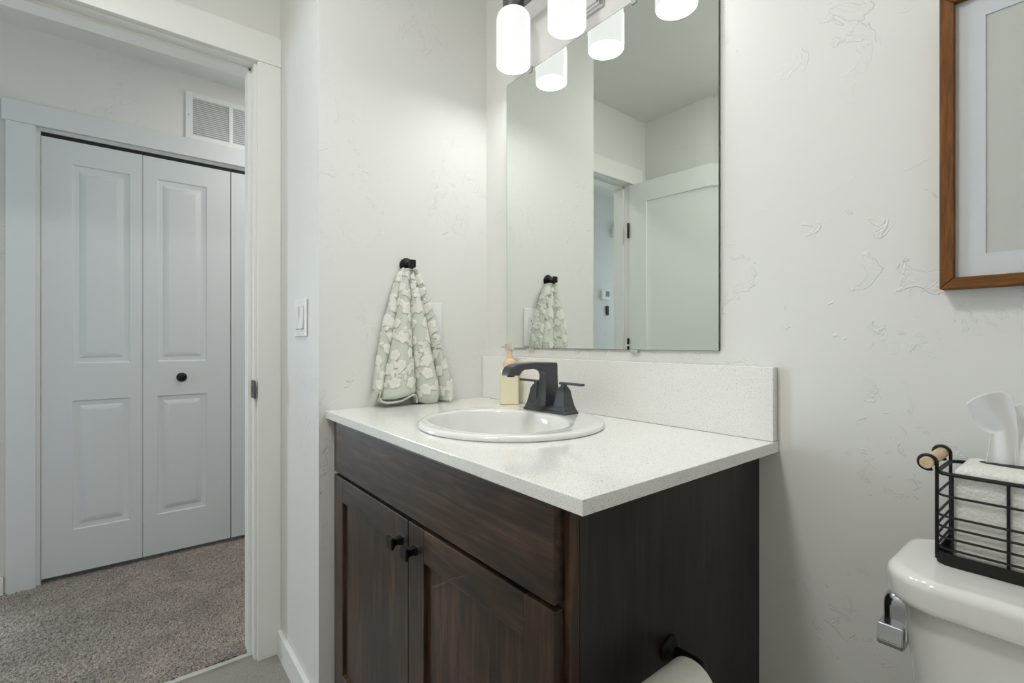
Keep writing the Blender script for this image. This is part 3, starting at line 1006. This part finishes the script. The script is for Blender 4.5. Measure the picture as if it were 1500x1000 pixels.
# flush ceiling light of the bathroom
cl = thing('ceiling_light', 'round flush ceiling light behind the camera by the bathroom door', 'ceiling light', (0.70, -1.14, CEIL))
obj('ring', add_lathe(new_bm(), [(0.155, 0), (0.155, -0.018), (0.148, -0.022), (0.140, -0.022), (0.140, -0.002)], Matrix.Translation((0.70, -1.14, CEIL - 0.0005)), 48, True, False), M['nickel'], cl)
obj('dome', add_lathe(new_bm(), [(0.1395, -0.018), (0.120, -0.034), (0.085, -0.047), (0.045, -0.054), (0, -0.056)], Matrix.Translation((0.70, -1.14, CEIL - 0.0005)), 48, False, True), M['dome'], cl)

# ------------------------------------------------------------------ towel hook and hand towel
hk = thing('towel_hook', 'black round-based robe hook on the wall above the towel', 'hook', (0, -0.3065, 1.306))
bm = new_bm()
add_lathe(bm, [(0.0235, 0.0005), (0.0235, 0.004), (0.021, 0.007), (0.012, 0.009), (0.009, 0.011)], at_axis((0, -0.3065, 1.306), (1, 0, 0)), 36)
obj('back_plate', bm, M['dark_metal'], hk)
bm = tube([(0.008, -0.3065, 1.306), (0.022, -0.3065, 1.301), (0.034, -0.3065, 1.298), (0.041, -0.3065, 1.303)], [0.008, 0.0075, 0.0075, 0.008], 14)
obj('arm', bm, M['dark_metal'], hk)
bm = new_bm()
add_box(bm, (0.036, -0.3175, 1.296), (0.045, -0.2955, 1.320), 0.003)
obj('tip', bm, M['dark_metal'], hk)

# towel levels: z fraction -> y of [left edge, A/B, B/C, C/D, right edge]
LV = [(1.2920, [-0.3290, -0.3230, -0.3070, -0.2960, -0.2850]),
      (1.2700, [-0.3400, -0.3320, -0.3100, -0.2930, -0.2750]),
      (1.2140, [-0.3600, -0.3424, -0.3064, -0.2739, -0.2501]),
      (1.1320, [-0.3838, -0.3535, -0.3052, -0.2525, -0.2259]),
      (1.0290, [-0.4050, -0.3752, -0.2995, -0.2308, -0.1961]),
      (0.9450, [-0.4176, -0.3924, -0.2902, -0.2136, -0.1690]),
      (0.8800, [-0.4230, -0.4050, -0.2856, -0.2061, -0.1640])]
zs = np.array([a for a, _ in LV])[::-1]
ys = np.array([b for _, b in LV])[::-1]
NU, NV = 520, 420
sv = np.linspace(0, 1, NV)            # 0 top, 1 bottom
# u: five pieces: wall return, A, B, C, D, wall return
ub = np.array([0.0, 0.05, 0.17, 0.50, 0.76, 0.95, 1.0])
uu = np.linspace(0, 1, NU)
lobe = np.clip(np.searchsorted(ub, uu, side='right') - 1, 0, 5)
fr = (uu - ub[lobe]) / (ub[lobe + 1] - ub[lobe])
botz = np.array([0.930, 0.905, 0.8965, 0.8800, 0.8815, 0.8930])     # hem height of each lobe
amp = [0.0, 0.016, 0.052, 0.054, 0.040, 0.0]      # lobe depth at the hem
Pt = np.zeros((NU, NV, 3))
for i in range(NU):
    L_ = lobe[i]
    f = fr[i]
    zb_i = float(np.interp(uu[i], [0.0, 0.05, 0.11, 0.17, 0.19, 0.34, 0.48, 0.51, 0.60, 0.74, 0.78, 0.87, 0.95, 1.0],
                           [0.935, 0.930, 0.915, 0.905, 0.901, 0.908, 0.916, 0.886, 0.8795, 0.8800, 0.884, 0.8825, 0.896, 0.900]))
    zz = 1.293 + (zb_i - 1.293) * sv
    Yb = np.array([[np.interp(q, zs, ys[:, c]) for c in range(5)] for q in zz])
    g = np.clip((1.293 - zz) / 0.41, 0, 1)
    base = 0.026 + 0.006 * g - 0.003 * np.sin(g * 3.0)
    if L_ == 0:
        y = Yb[:, 0] + 0.004
        x = 0.004 + (base - 0.010) * (f ** 0.5) * 0.55
    elif L_ == 5:
        y = Yb[:, 4] - 0.002 + 0.0 * f
        x = 0.004 + (base + 0.004) * ((1 - f) ** 0.5) * 0.8
    else:
        y = Yb[:, L_ - 1] + (Yb[:, L_] - Yb[:, L_ - 1]) * f
        s_ = np.sin(np.pi * f) ** 0.55
        lo_a = {1: (0.40, 0.35), 2: (0.35, 0.10), 3: (0.10, 0.05), 4: (0.05, 0.80)}[L_]
        bl_ = lo_a[0] + (lo_a[1] - lo_a[0]) * f
        dep = (0.006 + (amp[L_] - 0.006) * g ** 0.8)
        x = base * bl_ + 0.004 + dep * s_ + (0.012 if L_ in (2, 3) else (0.006 if L_ == 4 else 0.0)) * (1 - 0.5 * g) * s_
        # minor secondary folds
        x = x + 0.0028 * g * np.sin(f * 9.0 + L_ * 2 + 2.0 * g)
        if L_ == 3:      # rounded tucked foot
            x = x - 0.020 * np.clip((sv - 0.93) / 0.07, 0, 1) ** 2 * s_
        if L_ == 2:
            x = x - 0.010 * np.clip((sv - 0.97) / 0.03, 0, 1) ** 2 * s_
    # gather round the hook at the top
    top = np.clip(sv / 0.035, 0, 1)
    x = x * (0.75 + 0.25 * top) + (1 - top) * 0.006
    Pt[i, :, 0], Pt[i, :, 1], Pt[i, :, 2] = x, y, zz
for uc_, k_, w_ in ((0.17, 0.45, 0.007), (0.50, 0.80, 0.010), (0.76, 0.75, 0.009)):
    gg = np.exp(-((uu - uc_) / w_) ** 2)[:, None] * np.clip((sv - 0.08) / 0.25, 0, 1)[None, :]
    Pt[:, :, 0] = 0.005 + (Pt[:, :, 0] - 0.005) * (1 - k_ * gg)
# smooth across u a little so creases stay soft
for _ in range(2):
    Pt[1:-1, :, 0] = 0.25 * Pt[:-2, :, 0] + 0.5 * Pt[1:-1, :, 0] + 0.25 * Pt[2:, :, 0]

# raised flower pattern, in cloth space (metres along the cloth)
Uc = np.zeros((NU, NV))
dU = np.linalg.norm(np.diff(Pt, axis=0), axis=2)
Uc[1:] = np.cumsum(dU, axis=0)
Uw = Uc[:, -60:].mean(axis=1)[:, None] * np.ones((1, NV))       # cloth coordinate from the hem
Vw = np.ones((NU, 1)) * (sv * 0.41)[None, :]
Uw = Uw * (0.35 + 0.65 * np.clip(sv * 1.4, 0, 1))[None, :] + 0.5 * (1 - np.clip(sv * 1.4, 0, 1))[None, :] * 0.15
pile = np.zeros((NU, NV))
line = np.zeros((NU, NV))


def flower(cu, cv, R_, kind, ang):
    global pile, line
    du, dv = Uw - cu, Vw - cv
    r = np.hypot(du, dv)
    a = np.arctan2(dv, du) + ang
    if kind == 0:      # five-petal blossom
        edge = R_ * (0.72 + 0.28 * np.abs(np.cos(2.5 * a)) ** 0.6)
        m_ = np.clip((edge - r) / 0.0012, 0, 1)
        c_ = np.clip((R_ * 0.22 - r) / 0.0008, 0, 1)
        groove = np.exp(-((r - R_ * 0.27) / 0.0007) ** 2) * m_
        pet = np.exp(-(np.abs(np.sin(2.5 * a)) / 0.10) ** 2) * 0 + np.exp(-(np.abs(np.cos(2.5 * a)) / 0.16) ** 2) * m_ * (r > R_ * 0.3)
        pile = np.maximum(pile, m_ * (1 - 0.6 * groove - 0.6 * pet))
    elif kind == 1:    # round bud
        m_ = np.clip((R_ - r) / 0.0012, 0, 1)
        pile = np.maximum(pile, m_ * (1 - 0.6 * np.exp(-((r - R_ * 0.45) / 0.0007) ** 2)))
    else:              # leaf with a vein
        x_ = du * math.cos(ang) + dv * math.sin(ang)
        y_ = -du * math.sin(ang) + dv * math.cos(ang)
        w_ = R_ * 0.42 * np.clip(1 - (x_ / R_) ** 2, 0, 1)
        m_ = np.clip((w_ - np.abs(y_)) / 0.0010, 0, 1) * (np.abs(x_) < R_)
        vein = np.exp(-(y_ / 0.0006) ** 2)
        pile = np.maximum(pile, m_ * (1 - 0.7 * vein))


def stem(pts, w=0.0016):
    global pile
    for (a, b), (c, d) in zip(pts[:-1], pts[1:]):
        ex, ey = c - a, d - b
        L2 = ex * ex + ey * ey
        tt = np.clip(((Uw - a) * ex + (Vw - b) * ey) / L2, 0, 1)
        dd = np.hypot(Uw - a - tt * ex, Vw - b - tt * ey)
        pile = np.maximum(pile, np.clip((w - dd) / 0.0008, 0, 1) * 0.9)


ur = float(Uw[-1, -1])
fr_ = random.Random(11)
row = 0
vv_ = 0.02
while vv_ < 0.42:
    cu = 0.012 + (row % 2) * 0.035
    while cu < ur + 0.02:
        a = fr_.uniform(0, 6.28)
        jc, jv = cu + fr_.uniform(-0.008, 0.008), vv_ + fr_.uniform(-0.012, 0.012)
        flower(jc, jv, fr_.uniform(0.0145, 0.0185), 0, a)
        a2 = fr_.uniform(0, 6.28)
        px, py = jc, jv
        pts = [(px, py)]
        for q in range(5):
            a2 += fr_.uniform(-0.5, 0.6)
            px, py = px + 0.0115 * math.cos(a2), py + 0.0115 * math.sin(a2)
            pts.append((px, py))
            if q > 0:
                flower(px + 0.006 * math.cos(a2 + 1.6), py + 0.006 * math.sin(a2 + 1.6), fr_.uniform(0.0045, 0.007), 1, 0)
                if q % 2 == 0:
                    flower(px + 0.009 * math.cos(a2 - 1.4), py + 0.009 * math.sin(a2 - 1.4), 0.0105, 2, a2 - 1.1)
        stem(pts)
        cu += 0.060 + fr_.uniform(-0.006, 0.006)
    vv_ += 0.050
    row += 1
du_ = np.gradient(Pt, axis=0)
dv_ = np.gradient(Pt, axis=1)
Nn = np.cross(dv_, du_)
Nn /= np.linalg.norm(Nn, axis=2, keepdims=True) + 1e-12
if Nn[NU // 2, NV // 2, 0] < 0:
    Nn = -Nn
Pt2 = Pt + Nn * (0.0030 * pile)[:, :, None]
tw = thing('hand_towel', 'sage green hand towel with raised white flowers hanging from the wall hook', 'towel', (0.03, -0.30, 0.88))
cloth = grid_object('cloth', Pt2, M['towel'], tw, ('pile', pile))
sol = cloth.modifiers.new('thickness', 'SOLIDIFY')
sol.thickness = 0.0035
sol.offset = -1.0 if Nn[NU // 2, NV // 2, 0] > 0 else 1.0
# hem loop: the front fold curls open just above the counter
path = [(-0.4130, 0.9040), (-0.4105, 0.8965), (-0.4020, 0.8915), (-0.3880, 0.8900), (-0.3700, 0.8910), (-0.3520, 0.8940), (-0.3380, 0.8990),
        (-0.3240, 0.9050), (-0.3120, 0.9085), (-0.3030, 0.9070), (-0.2975, 0.9010), (-0.2960, 0.8920), (-0.2975, 0.8835)]
n1, n2 = 97, 22
C_ = np.zeros((n1, n2, 3))
tp_ = np.linspace(0, len(path) - 1, n1)
py_ = np.interp(tp_, range(len(path)), [a for a, b in path])
pz_ = np.interp(tp_, range(len(path)), [b for a, b in path])
for _ in range(6):
    py_[1:-1] = (py_[:-2] + 2 * py_[1:-1] + py_[2:]) / 4
    pz_[1:-1] = (pz_[:-2] + 2 * pz_[1:-1] + pz_[2:]) / 4
for i in range(n1):
    s_ = i / (n1 - 1)
    for j in range(n2):
        q = j / (n2 - 1)
        C_[i, j] = (0.052 + 0.010 * math.sin(math.pi * min(1, s_ * 1.2)) - 0.036 * q, py_[i] + 0.004 * q, pz_[i] + 0.002 * math.sin(6 * q))
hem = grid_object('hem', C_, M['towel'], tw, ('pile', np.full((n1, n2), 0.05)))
sm = hem.modifiers.new('thickness', 'SOLIDIFY')
sm.thickness = 0.004
sm.offset = 0
# top gather over the hook
g_ = np.zeros((40, 24, 3))
for i in range(40):
    s_ = i / 39
    yy = -0.331 + 0.047 * s_
    for j in range(24):
        q = j / 23
        a_ = math.pi * q
        rr_ = 0.0165 - 0.004 * abs(2 * s_ - 1) + 0.0015 * math.sin(s_ * 16)
        g_[i, j] = (0.020 + rr_ * math.cos(a_), yy, 1.2905 - 0.010 * abs(2 * s_ - 1) ** 2 + 0.006 * math.sin(a_))
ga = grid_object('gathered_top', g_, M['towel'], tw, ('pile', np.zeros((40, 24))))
sm = ga.modifiers.new('thickness', 'SOLIDIFY')
sm.thickness = 0.004
sm.offset = -1
# fringe at the two side edges
bm = new_bm()
for y0, y1, zt_, n_f in ((-0.424, -0.405, 0.918, 34), (-0.186, -0.160, 0.910, 46)):
    for k in range(n_f):
        f = k / n_f
        yy = y0 + (y1 - y0) * f
        xx = 0.012 + 0.030 * random.random()
        sgn = -1 if y0 < -0.3 else 1
        ln = random.uniform(0.014, 0.026)
        zb0 = zt_ + random.uniform(-0.004, 0.012)
        p0 = Vector((xx, yy - sgn * 0.003, zb0))
        p1 = p0 + Vector((0.002 * random.uniform(-1, 1), sgn * ln * 0.25, -ln * 0.5))
        p2 = p0 + Vector((0.004 * random.uniform(-1, 1), sgn * ln * (0.35 + 0.2 * random.random()), -min(ln, zb0 - CZ1 - 0.003)))
        add_tube(bm, [p0, p1, p2], [0.0011, 0.0010, 0.0006], 5)
fg = obj('fringe', bm, M['fringe'], tw)
fg['kind'] = 'stuff'

# ------------------------------------------------------------------ picture frame
FX0, FX1, FZ0, FZ1 = 1.2115, 1.556, 1.1485, 1.5895
pf = thing('picture_frame', 'walnut-stained wooden picture frame with white mat above the toilet', 'picture frame', ((FX0 + FX1) / 2, 0, FZ0))
fw = 0.0165
yf0, yf1 = -0.030, -0.0008
for nm, x0_, x1_, side in (('l', FX0, FX0 + fw, 0), ('r', FX1, FX1 - fw, 1)):
    bm = new_bm()
    add_rings(bm, [[(x0_, y_, FZ0), (x1_, y_, FZ0 + fw), (x1_, y_, FZ1 - fw), (x0_, y_, FZ1)] for y_ in (yf0, yf1)])
    bmesh.ops.bevel(bm, geom=bm.edges[:], offset=0.001, segments=1, affect='EDGES')
    obj('frame_side', bm, M['frame_v'], pf)
for z0_, z1_ in ((FZ0, FZ0 + fw), (FZ1, FZ1 - fw)):
    bm = new_bm()
    add_rings(bm, [[(FX0, y_, z0_), (FX0 + fw, y_, z1_), (FX1 - fw, y_, z1_), (FX1, y_, z0_)] for y_ in (yf0, yf1)])
    bmesh.ops.bevel(bm, geom=bm.edges[:], offset=0.001, segments=1, affect='EDGES')
    obj('frame_rail', bm, M['frame_h'], pf)
mx0, mx1, mz0, mz1 = 1.2605, 1.507, 1.1975, 1.5415
bm = new_bm()
ya, yb = -0.0195, -0.0178
for lo, hi in (((FX0 + fw - 0.002, FZ0 + fw - 0.002), (mx0, FZ1 - fw + 0.002)), ((mx1, FZ0 + fw - 0.002), (FX1 - fw + 0.002, FZ1 - fw + 0.002)),
               ((mx0, FZ0 + fw - 0.002), (mx1, mz0)), ((mx0, mz1), (mx1, FZ1 - fw + 0.002))):
    add_box(bm, (lo[0], ya, lo[1]), (hi[0], yb, hi[1]))
obj('mat_board', bm, M['mat_board'], pf)
obj('print', box((FX0 + fw - 0.002, -0.0177, FZ0 + fw - 0.002), (FX1 - fw + 0.002, -0.0160, FZ1 - fw + 0.002)), M['print'], pf)['label'] = 'blank grey paper sheet'

# ------------------------------------------------------------------ toilet
tl = thing('toilet', 'white porcelain toilet right of the vanity with chrome side lever', 'toilet', (1.395, -0.25, 0))
TZ = 0.775


def lid_outline(g, n=14):
    """rounded tank outline, g = inset"""
    x0, x1, y0, y1 = 1.180 + g, 1.612 - g, -0.217 + g, -0.032 - g
    pts = []
    # back right, back left (medium), front left, front right (soft, bowed front)
    for cx_, cy_, r_, a0 in ((x1 - 0.045, y1 - 0.045, 0.045, 0), (x0 + 0.034, y1 - 0.034, 0.034, 90), (x0 + 0.055, y0 + 0.055, 0.055, 180), (x1 - 0.055, y0 + 0.055, 0.055, 270)):
        for k in range(n + 1):
            a = math.radians(a0 + 90 * k / n)
            px_, py_ = cx_ + r_ * math.cos(a), cy_ + r_ * math.sin(a)
            if py_ < -0.12:
                py_ -= 0.012 * (1 - ((px_ - 1.3945) / 0.22) ** 2)
            pts.append((px_, py_))
    return pts


bm = new_bm()
rr = []
for g, zz in ((0.016, TZ - 0.0405), (0.004, TZ - 0.0405), (0.0015, TZ - 0.038), (0.0, TZ - 0.032), (0.0, TZ - 0.013), (0.002, TZ - 0.006), (0.007, TZ - 0.0015), (0.014, TZ)):
    rr.append([(a, b, zz) for a, b in lid_outline(g)])
add_rings(bm, rr)
obj('tank_lid', bm, M['porcelain'], tl, sharp=50)
bm = new_bm()
rr = []
for g, zz in ((0.045, 0.40), (0.036, 0.405), (0.032, 0.42), (0.028, 0.55), (0.019, 0.68), (0.0165, 0.725), (0.0165, TZ - 0.0406)):
    rr.append([(a, b, zz) for a, b in lid_outline(g)])
add_rings(bm, rr)
obj('tank', bm, M['porcelain'], tl, sharp=50)


def bowl_ring(xc, yc, a, bf, bb, z_, n=48):
    out = []
    for k in range(n):
        t_ = 2 * math.pi * k / n
        c, s = math.cos(t_), math.sin(t_)
        out.append((xc + a * c, yc + (bb if s > 0 else bf) * s, z_))
    return out


bm = new_bm()
TX = 1.395
add_rings(bm, [bowl_ring(TX, -0.36, 0.115, 0.20, 0.22, 0.0), bowl_ring(TX, -0.36, 0.112, 0.195, 0.215, 0.03), bowl_ring(TX, -0.37, 0.105, 0.18, 0.20, 0.15),
               bowl_ring(TX, -0.40, 0.135, 0.22, 0.22, 0.26), bowl_ring(TX, -0.43, 0.175, 0.265, 0.25, 0.35), bowl_ring(TX, -0.44, 0.185, 0.28, 0.26, 0.385), bowl_ring(TX, -0.44, 0.180, 0.275, 0.255, 0.395),
               bowl_ring(TX, -0.46, 0.135, 0.21, 0.16, 0.393), bowl_ring(TX, -0.46, 0.11, 0.17, 0.13, 0.30), bowl_ring(TX, -0.45, 0.05, 0.08, 0.06, 0.22)])
add_box(bm, (1.30, -0.24, 0.30), (1.49, -0.05, 0.3995), 0.02)
obj('bowl', bm, M['bowl'], tl, sharp=50)
bm = new_bm()
add_rings(bm, [bowl_ring(TX, -0.45, 0.182, 0.277, 0.20, 0.397), bowl_ring(TX, -0.45, 0.186, 0.281, 0.204, 0.404), bowl_ring(TX, -0.45, 0.182, 0.277, 0.20, 0.413),
               bowl_ring(TX, -0.46, 0.115, 0.19, 0.14, 0.413), bowl_ring(TX, -0.46, 0.11, 0.185, 0.135, 0.397)], True, False, False)
obj('seat', bm, M['bowl'], tl, sharp=50)
bm = new_bm()
add_rings(bm, [bowl_ring(TX, -0.45, 0.184, 0.279, 0.202, 0.4145), bowl_ring(TX, -0.45, 0.186, 0.281, 0.204, 0.422), bowl_ring(TX, -0.45, 0.178, 0.27, 0.196, 0.431), bowl_ring(TX, -0.45, 0.10, 0.16, 0.12, 0.434)])
obj('seat_lid', bm, M['bowl'], tl, sharp=50)
# chrome flush lever on the left flank of the tank
fl_ = new_bm()
add_rings(fl_, [[(a, b, z_) for a, b in rrect(1.1655 + g, -0.136 + g, 1.2050 - g, -0.086 - g, 0.014, 6)]
                for g, z_ in ((0.0, 0.650), (0.0, 0.692), (0.0008, 0.699), (0.003, 0.705), (0.0065, 0.709), (0.011, 0.7110))])
fb = obj('flush_lever', fl_, M['chrome'], tl)
fb['label'] = 'chrome flush lever'
bm = new_bm()
add_rings(bm, [[(xx, y_, z_) for y_, z_ in ((-0.153, 0.648), (-0.150, 0.641), (-0.142, 0.638), (-0.088, 0.640), (-0.088, 0.670), (-0.147, 0.670))] for xx in (1.1640, 1.1935)])
bmesh.ops.bevel(bm, geom=bm.edges[:], offset=0.0012, segments=2, affect='EDGES')
obj('paddle', bm, M['chrome'], fb)

# ------------------------------------------------------------------ basket with tissue box on the tank
BX0, BX1, BY_0, BY_1, BZ = 1.2260, 1.520, -0.146, -0.040, TZ + 0.0006
bk = thing('wire_basket', 'black wire basket with wooden handles on the toilet tank', 'basket', ((BX0 + BX1) / 2, -0.093, BZ))
rc = 0.016
bm = new_bm()
outl = rrect(BX0, BY_0, BX1, BY_1, rc, 6)
inn = rrect(BX0 + 0.0015, BY_0 + 0.0015, BX1 - 0.0015, BY_1 - 0.0015, rc - 0.0015, 6)
add_rings(bm, [[(a, b, BZ + 0.0025) for a, b in inn], [(a, b, BZ + 0.0155) for a, b in inn], [(a, b, BZ + 0.0155) for a, b in outl],
               [(a, b, BZ) for a, b in outl]], True, True, True)
obj('tray', bm, M['wire'], bk)


def loop_wire(z_, r_, name):
    bm = tube([(a, b, z_) for a, b in rrect(BX0 + 0.001, BY_0 + 0.001, BX1 - 0.001, BY_1 - 0.001, rc, 6)], r_, 8, True)
    return obj(name, bm, M['wire'], bk)


RIM = 0.8955
loop_wire(RIM, 0.0026, 'rim_wire')
for z_ in (0.8665, 0.8395, 0.8253, 0.8113, 0.7972):
    loop_wire(z_, 0.0016, 'side_wire')
for xx in (1.2435, 1.2950, 1.3465, 1.3980, 1.4495, 1.5010):
    for yy in (BY_0 + 0.0036, BY_1 - 0.0036):
        obj('upright', tube([(xx, yy, BZ + 0.010), (xx, yy, RIM)], 0.0017, 8), M['wire'], bk)
for xe, s_ in ((BX0, -1), (BX1, 1)):
    for yy in (-0.137, -0.049):
        px = xe - s_ * 0.0012
        pts = [(px, yy, BZ + 0.004), (px, yy, 0.80), (px, yy, 0.885), (px, yy, 0.902)]
        cx_, cz_, R_ = px + s_ * 0.0096, 0.9065, 0.0098
        for k in range(0, 19):
            a = math.radians(0 + 300 * k / 18)
            pts.append((cx_ - s_ * R_ * math.cos(a), yy, cz_ + R_ * math.sin(a)))
        obj('handle_wire', tube(pts, 0.0021, 8), M['wire'], bk)
    cx_ = xe - s_ * 0.0012 + s_ * 0.0096
    bm = new_bm()
    add_lathe(bm, [(0.0068, 0), (0.0076, 0.0008), (0.0076, 0.103), (0.0068, 0.104)], at_axis((cx_, -0.145, 0.9065), (0, 1, 0)), 28)
    obj('handle', bm, M['light_wood'], bk)['label'] = 'pale wooden dowel handle'

tb = thing('tissue_box_cover', 'white pebbled leather tissue box cover inside the wire basket', 'tissue box', (1.306, -0.093, BZ + 0.003))
bm = new_bm()
rr = []
bx0, bx1_, by0, by1 = 1.2435, 1.3685, -0.1395, -0.0470
for g, zz in ((0.001, BZ + 0.003), (0, BZ + 0.005), (0.0, 0.896), (0.0015, 0.9005), (0.005, 0.9045), (0.010, 0.9065), (0.022, 0.9085), (0.034, 0.9090)):
    rr.append([(a, b, zz) for a, b in rrect(bx0 + g, by0 + g, bx1_ - g, by1 - g, 0.006, 4)])
add_rings(bm, rr)
obj('cover', bm, M['leather'], tb, sharp=50)
bm = new_bm()
add_rings(bm, [ell(1.299, -0.093, 0.036, 0.014, 0.9091, 32), ell(1.299, -0.093, 0.036, 0.014, 0.9094, 32)])
obj('slot', bm, M['slot'], tb)

# tissue: a folded sheet pulled up through the slot, one corner flopping to the left
n1, n2 = 60, 60
S = np.zeros((n1, n2, 3))
for i in range(n1):
    s_ = i / (n1 - 1)                 # across
    for j in range(n2):
        q = j / (n2 - 1)              # up
        w0 = 0.036 * (1 - q) + 0.062 * q
        xl = np.interp(q, [0, 0.25, 0.5, 0.62, 0.80, 1.0], [1.2690, 1.2715, 1.2735, 1.2650, 1.2560, 1.2505])
        xr_ = np.interp(q, [0, 0.4, 0.75, 0.92, 1.0], [1.2990, 1.2985, 1.2970, 1.2950, 1.2930])
        x_ = xl + (xr_ - xl) * s_
        zt_l = np.interp(s_, [0, 0.12, 0.35, 0.6, 0.8, 1.0], [0.986, 0.992, 0.999, 1.0035, 1.005, 1.000])
        z_ = 0.9065 + (zt_l - 0.9065) * q
        z_ -= 0.012 * (1 - s_) * math.sin(math.pi * np.clip((q - 0.5) / 0.5, 0, 1)) * 0.6
        y_ = -0.095 + 0.004 * math.sin(s_ * 7.0 + 2 * q) * (0.5 + 0.5 * q) + 0.010 * math.sin(2.0 * q + 1.2 * s_) - 0.014 * (1 - s_) * q * q
        S[i, j] = (x_, y_, z_)
ts = grid_object('tissue', S, M['paper'])
sm = ts.modifiers.new('thickness', 'SOLIDIFY')
sm.thickness = 0.0006
tag(ts, 'white tissue pulled up out of the leather tissue box cover', 'tissue')
S2 = np.zeros((40, 40, 3))
for i in range(40):
    s_ = i / 39
    for j in range(40):
        q = j / 39
        xl = np.interp(q, [0, 1.0], [1.296, 1.294])
        xr_ = np.interp(q, [0, 0.5, 1.0], [1.326, 1.332, 1.346])
        x_ = xl + (xr_ - xl) * s_
        zt_l = np.interp(s_, [0, 0.2, 0.55, 1.0], [0.985, 0.992, 1.003, 0.985])
        S2[i, j] = (x_, -0.088 + 0.008 * math.sin(7 * s_) * (0.3 + q) + 0.012 * q, 0.9065 + (zt_l - 0.9065) * q)
ts2 = grid_object('ply', S2, M['paper'], ts)
sm = ts2.modifiers.new('thickness', 'SOLIDIFY')
sm.thickness = 0.0006

# ------------------------------------------------------------------ toilet paper holder on the vanity flank
HX, HY, HZ = 0.9232, -0.2985, 0.5713
tp = thing('toilet_paper_holder', 'black post-and-arm toilet paper holder on the vanity side', 'toilet paper holder', (HX, HY, HZ))
bm = new_bm()
add_lathe(bm, [(0.0215, -0.0015), (0.0215, 0.004), (0.019, 0.008), (0.012, 0.011), (0.0105, 0.014)], at_axis((HX, HY, HZ), (1, 0, 0)), 36)
obj('escutcheon', bm, M['dark_metal'], tp)
bm = tube([(HX + 0.008, HY, HZ), (HX + 0.049, HY, HZ), (HX + 0.057, HY - 0.003, HZ), (HX + 0.061, HY - 0.012, HZ), (HX + 0.061, HY - 0.15, HZ), (HX + 0.061, HY - 0.158, HZ)],
          [0.0095, 0.0095, 0.0095, 0.0085, 0.0080, 0.0080], 16)
obj('arm', bm, M['dark_metal'], tp)
bm = new_bm()
add_lathe(bm, [(0.0080, 0), (0.012, 0.001), (0.012, 0.007), (0.010, 0.009)], at_axis((HX + 0.061, HY - 0.156, HZ), (0, -1, 0)), 24)
obj('end_cap', bm, M['dark_metal'], tp)
RZ = HZ - 0.0112
ro = thing('toilet_paper_roll', 'white toilet paper roll hanging on the black holder', 'toilet paper', (HX + 0.061, HY - 0.08, RZ - 0.038))
mt = at_axis((HX + 0.061, HY - 0.0315, RZ), (0, -1, 0))
bm = new_bm()
add_lathe(bm, [(0.0205, 0.0), (0.0370, 0.0), (0.0380, 0.0012), (0.0380, 0.1008), (0.0370, 0.102), (0.0205, 0.102)], mt, 64, False, False)
obj('paper', bm, M['roll'], ro)
bm = new_bm()
add_lathe(bm, [(0.0204, 0.0), (0.0204, 0.102), (0.0194, 0.102), (0.0194, 0.0)], mt, 40, False, False)
obj('core', bm, M['cardboard'], ro)
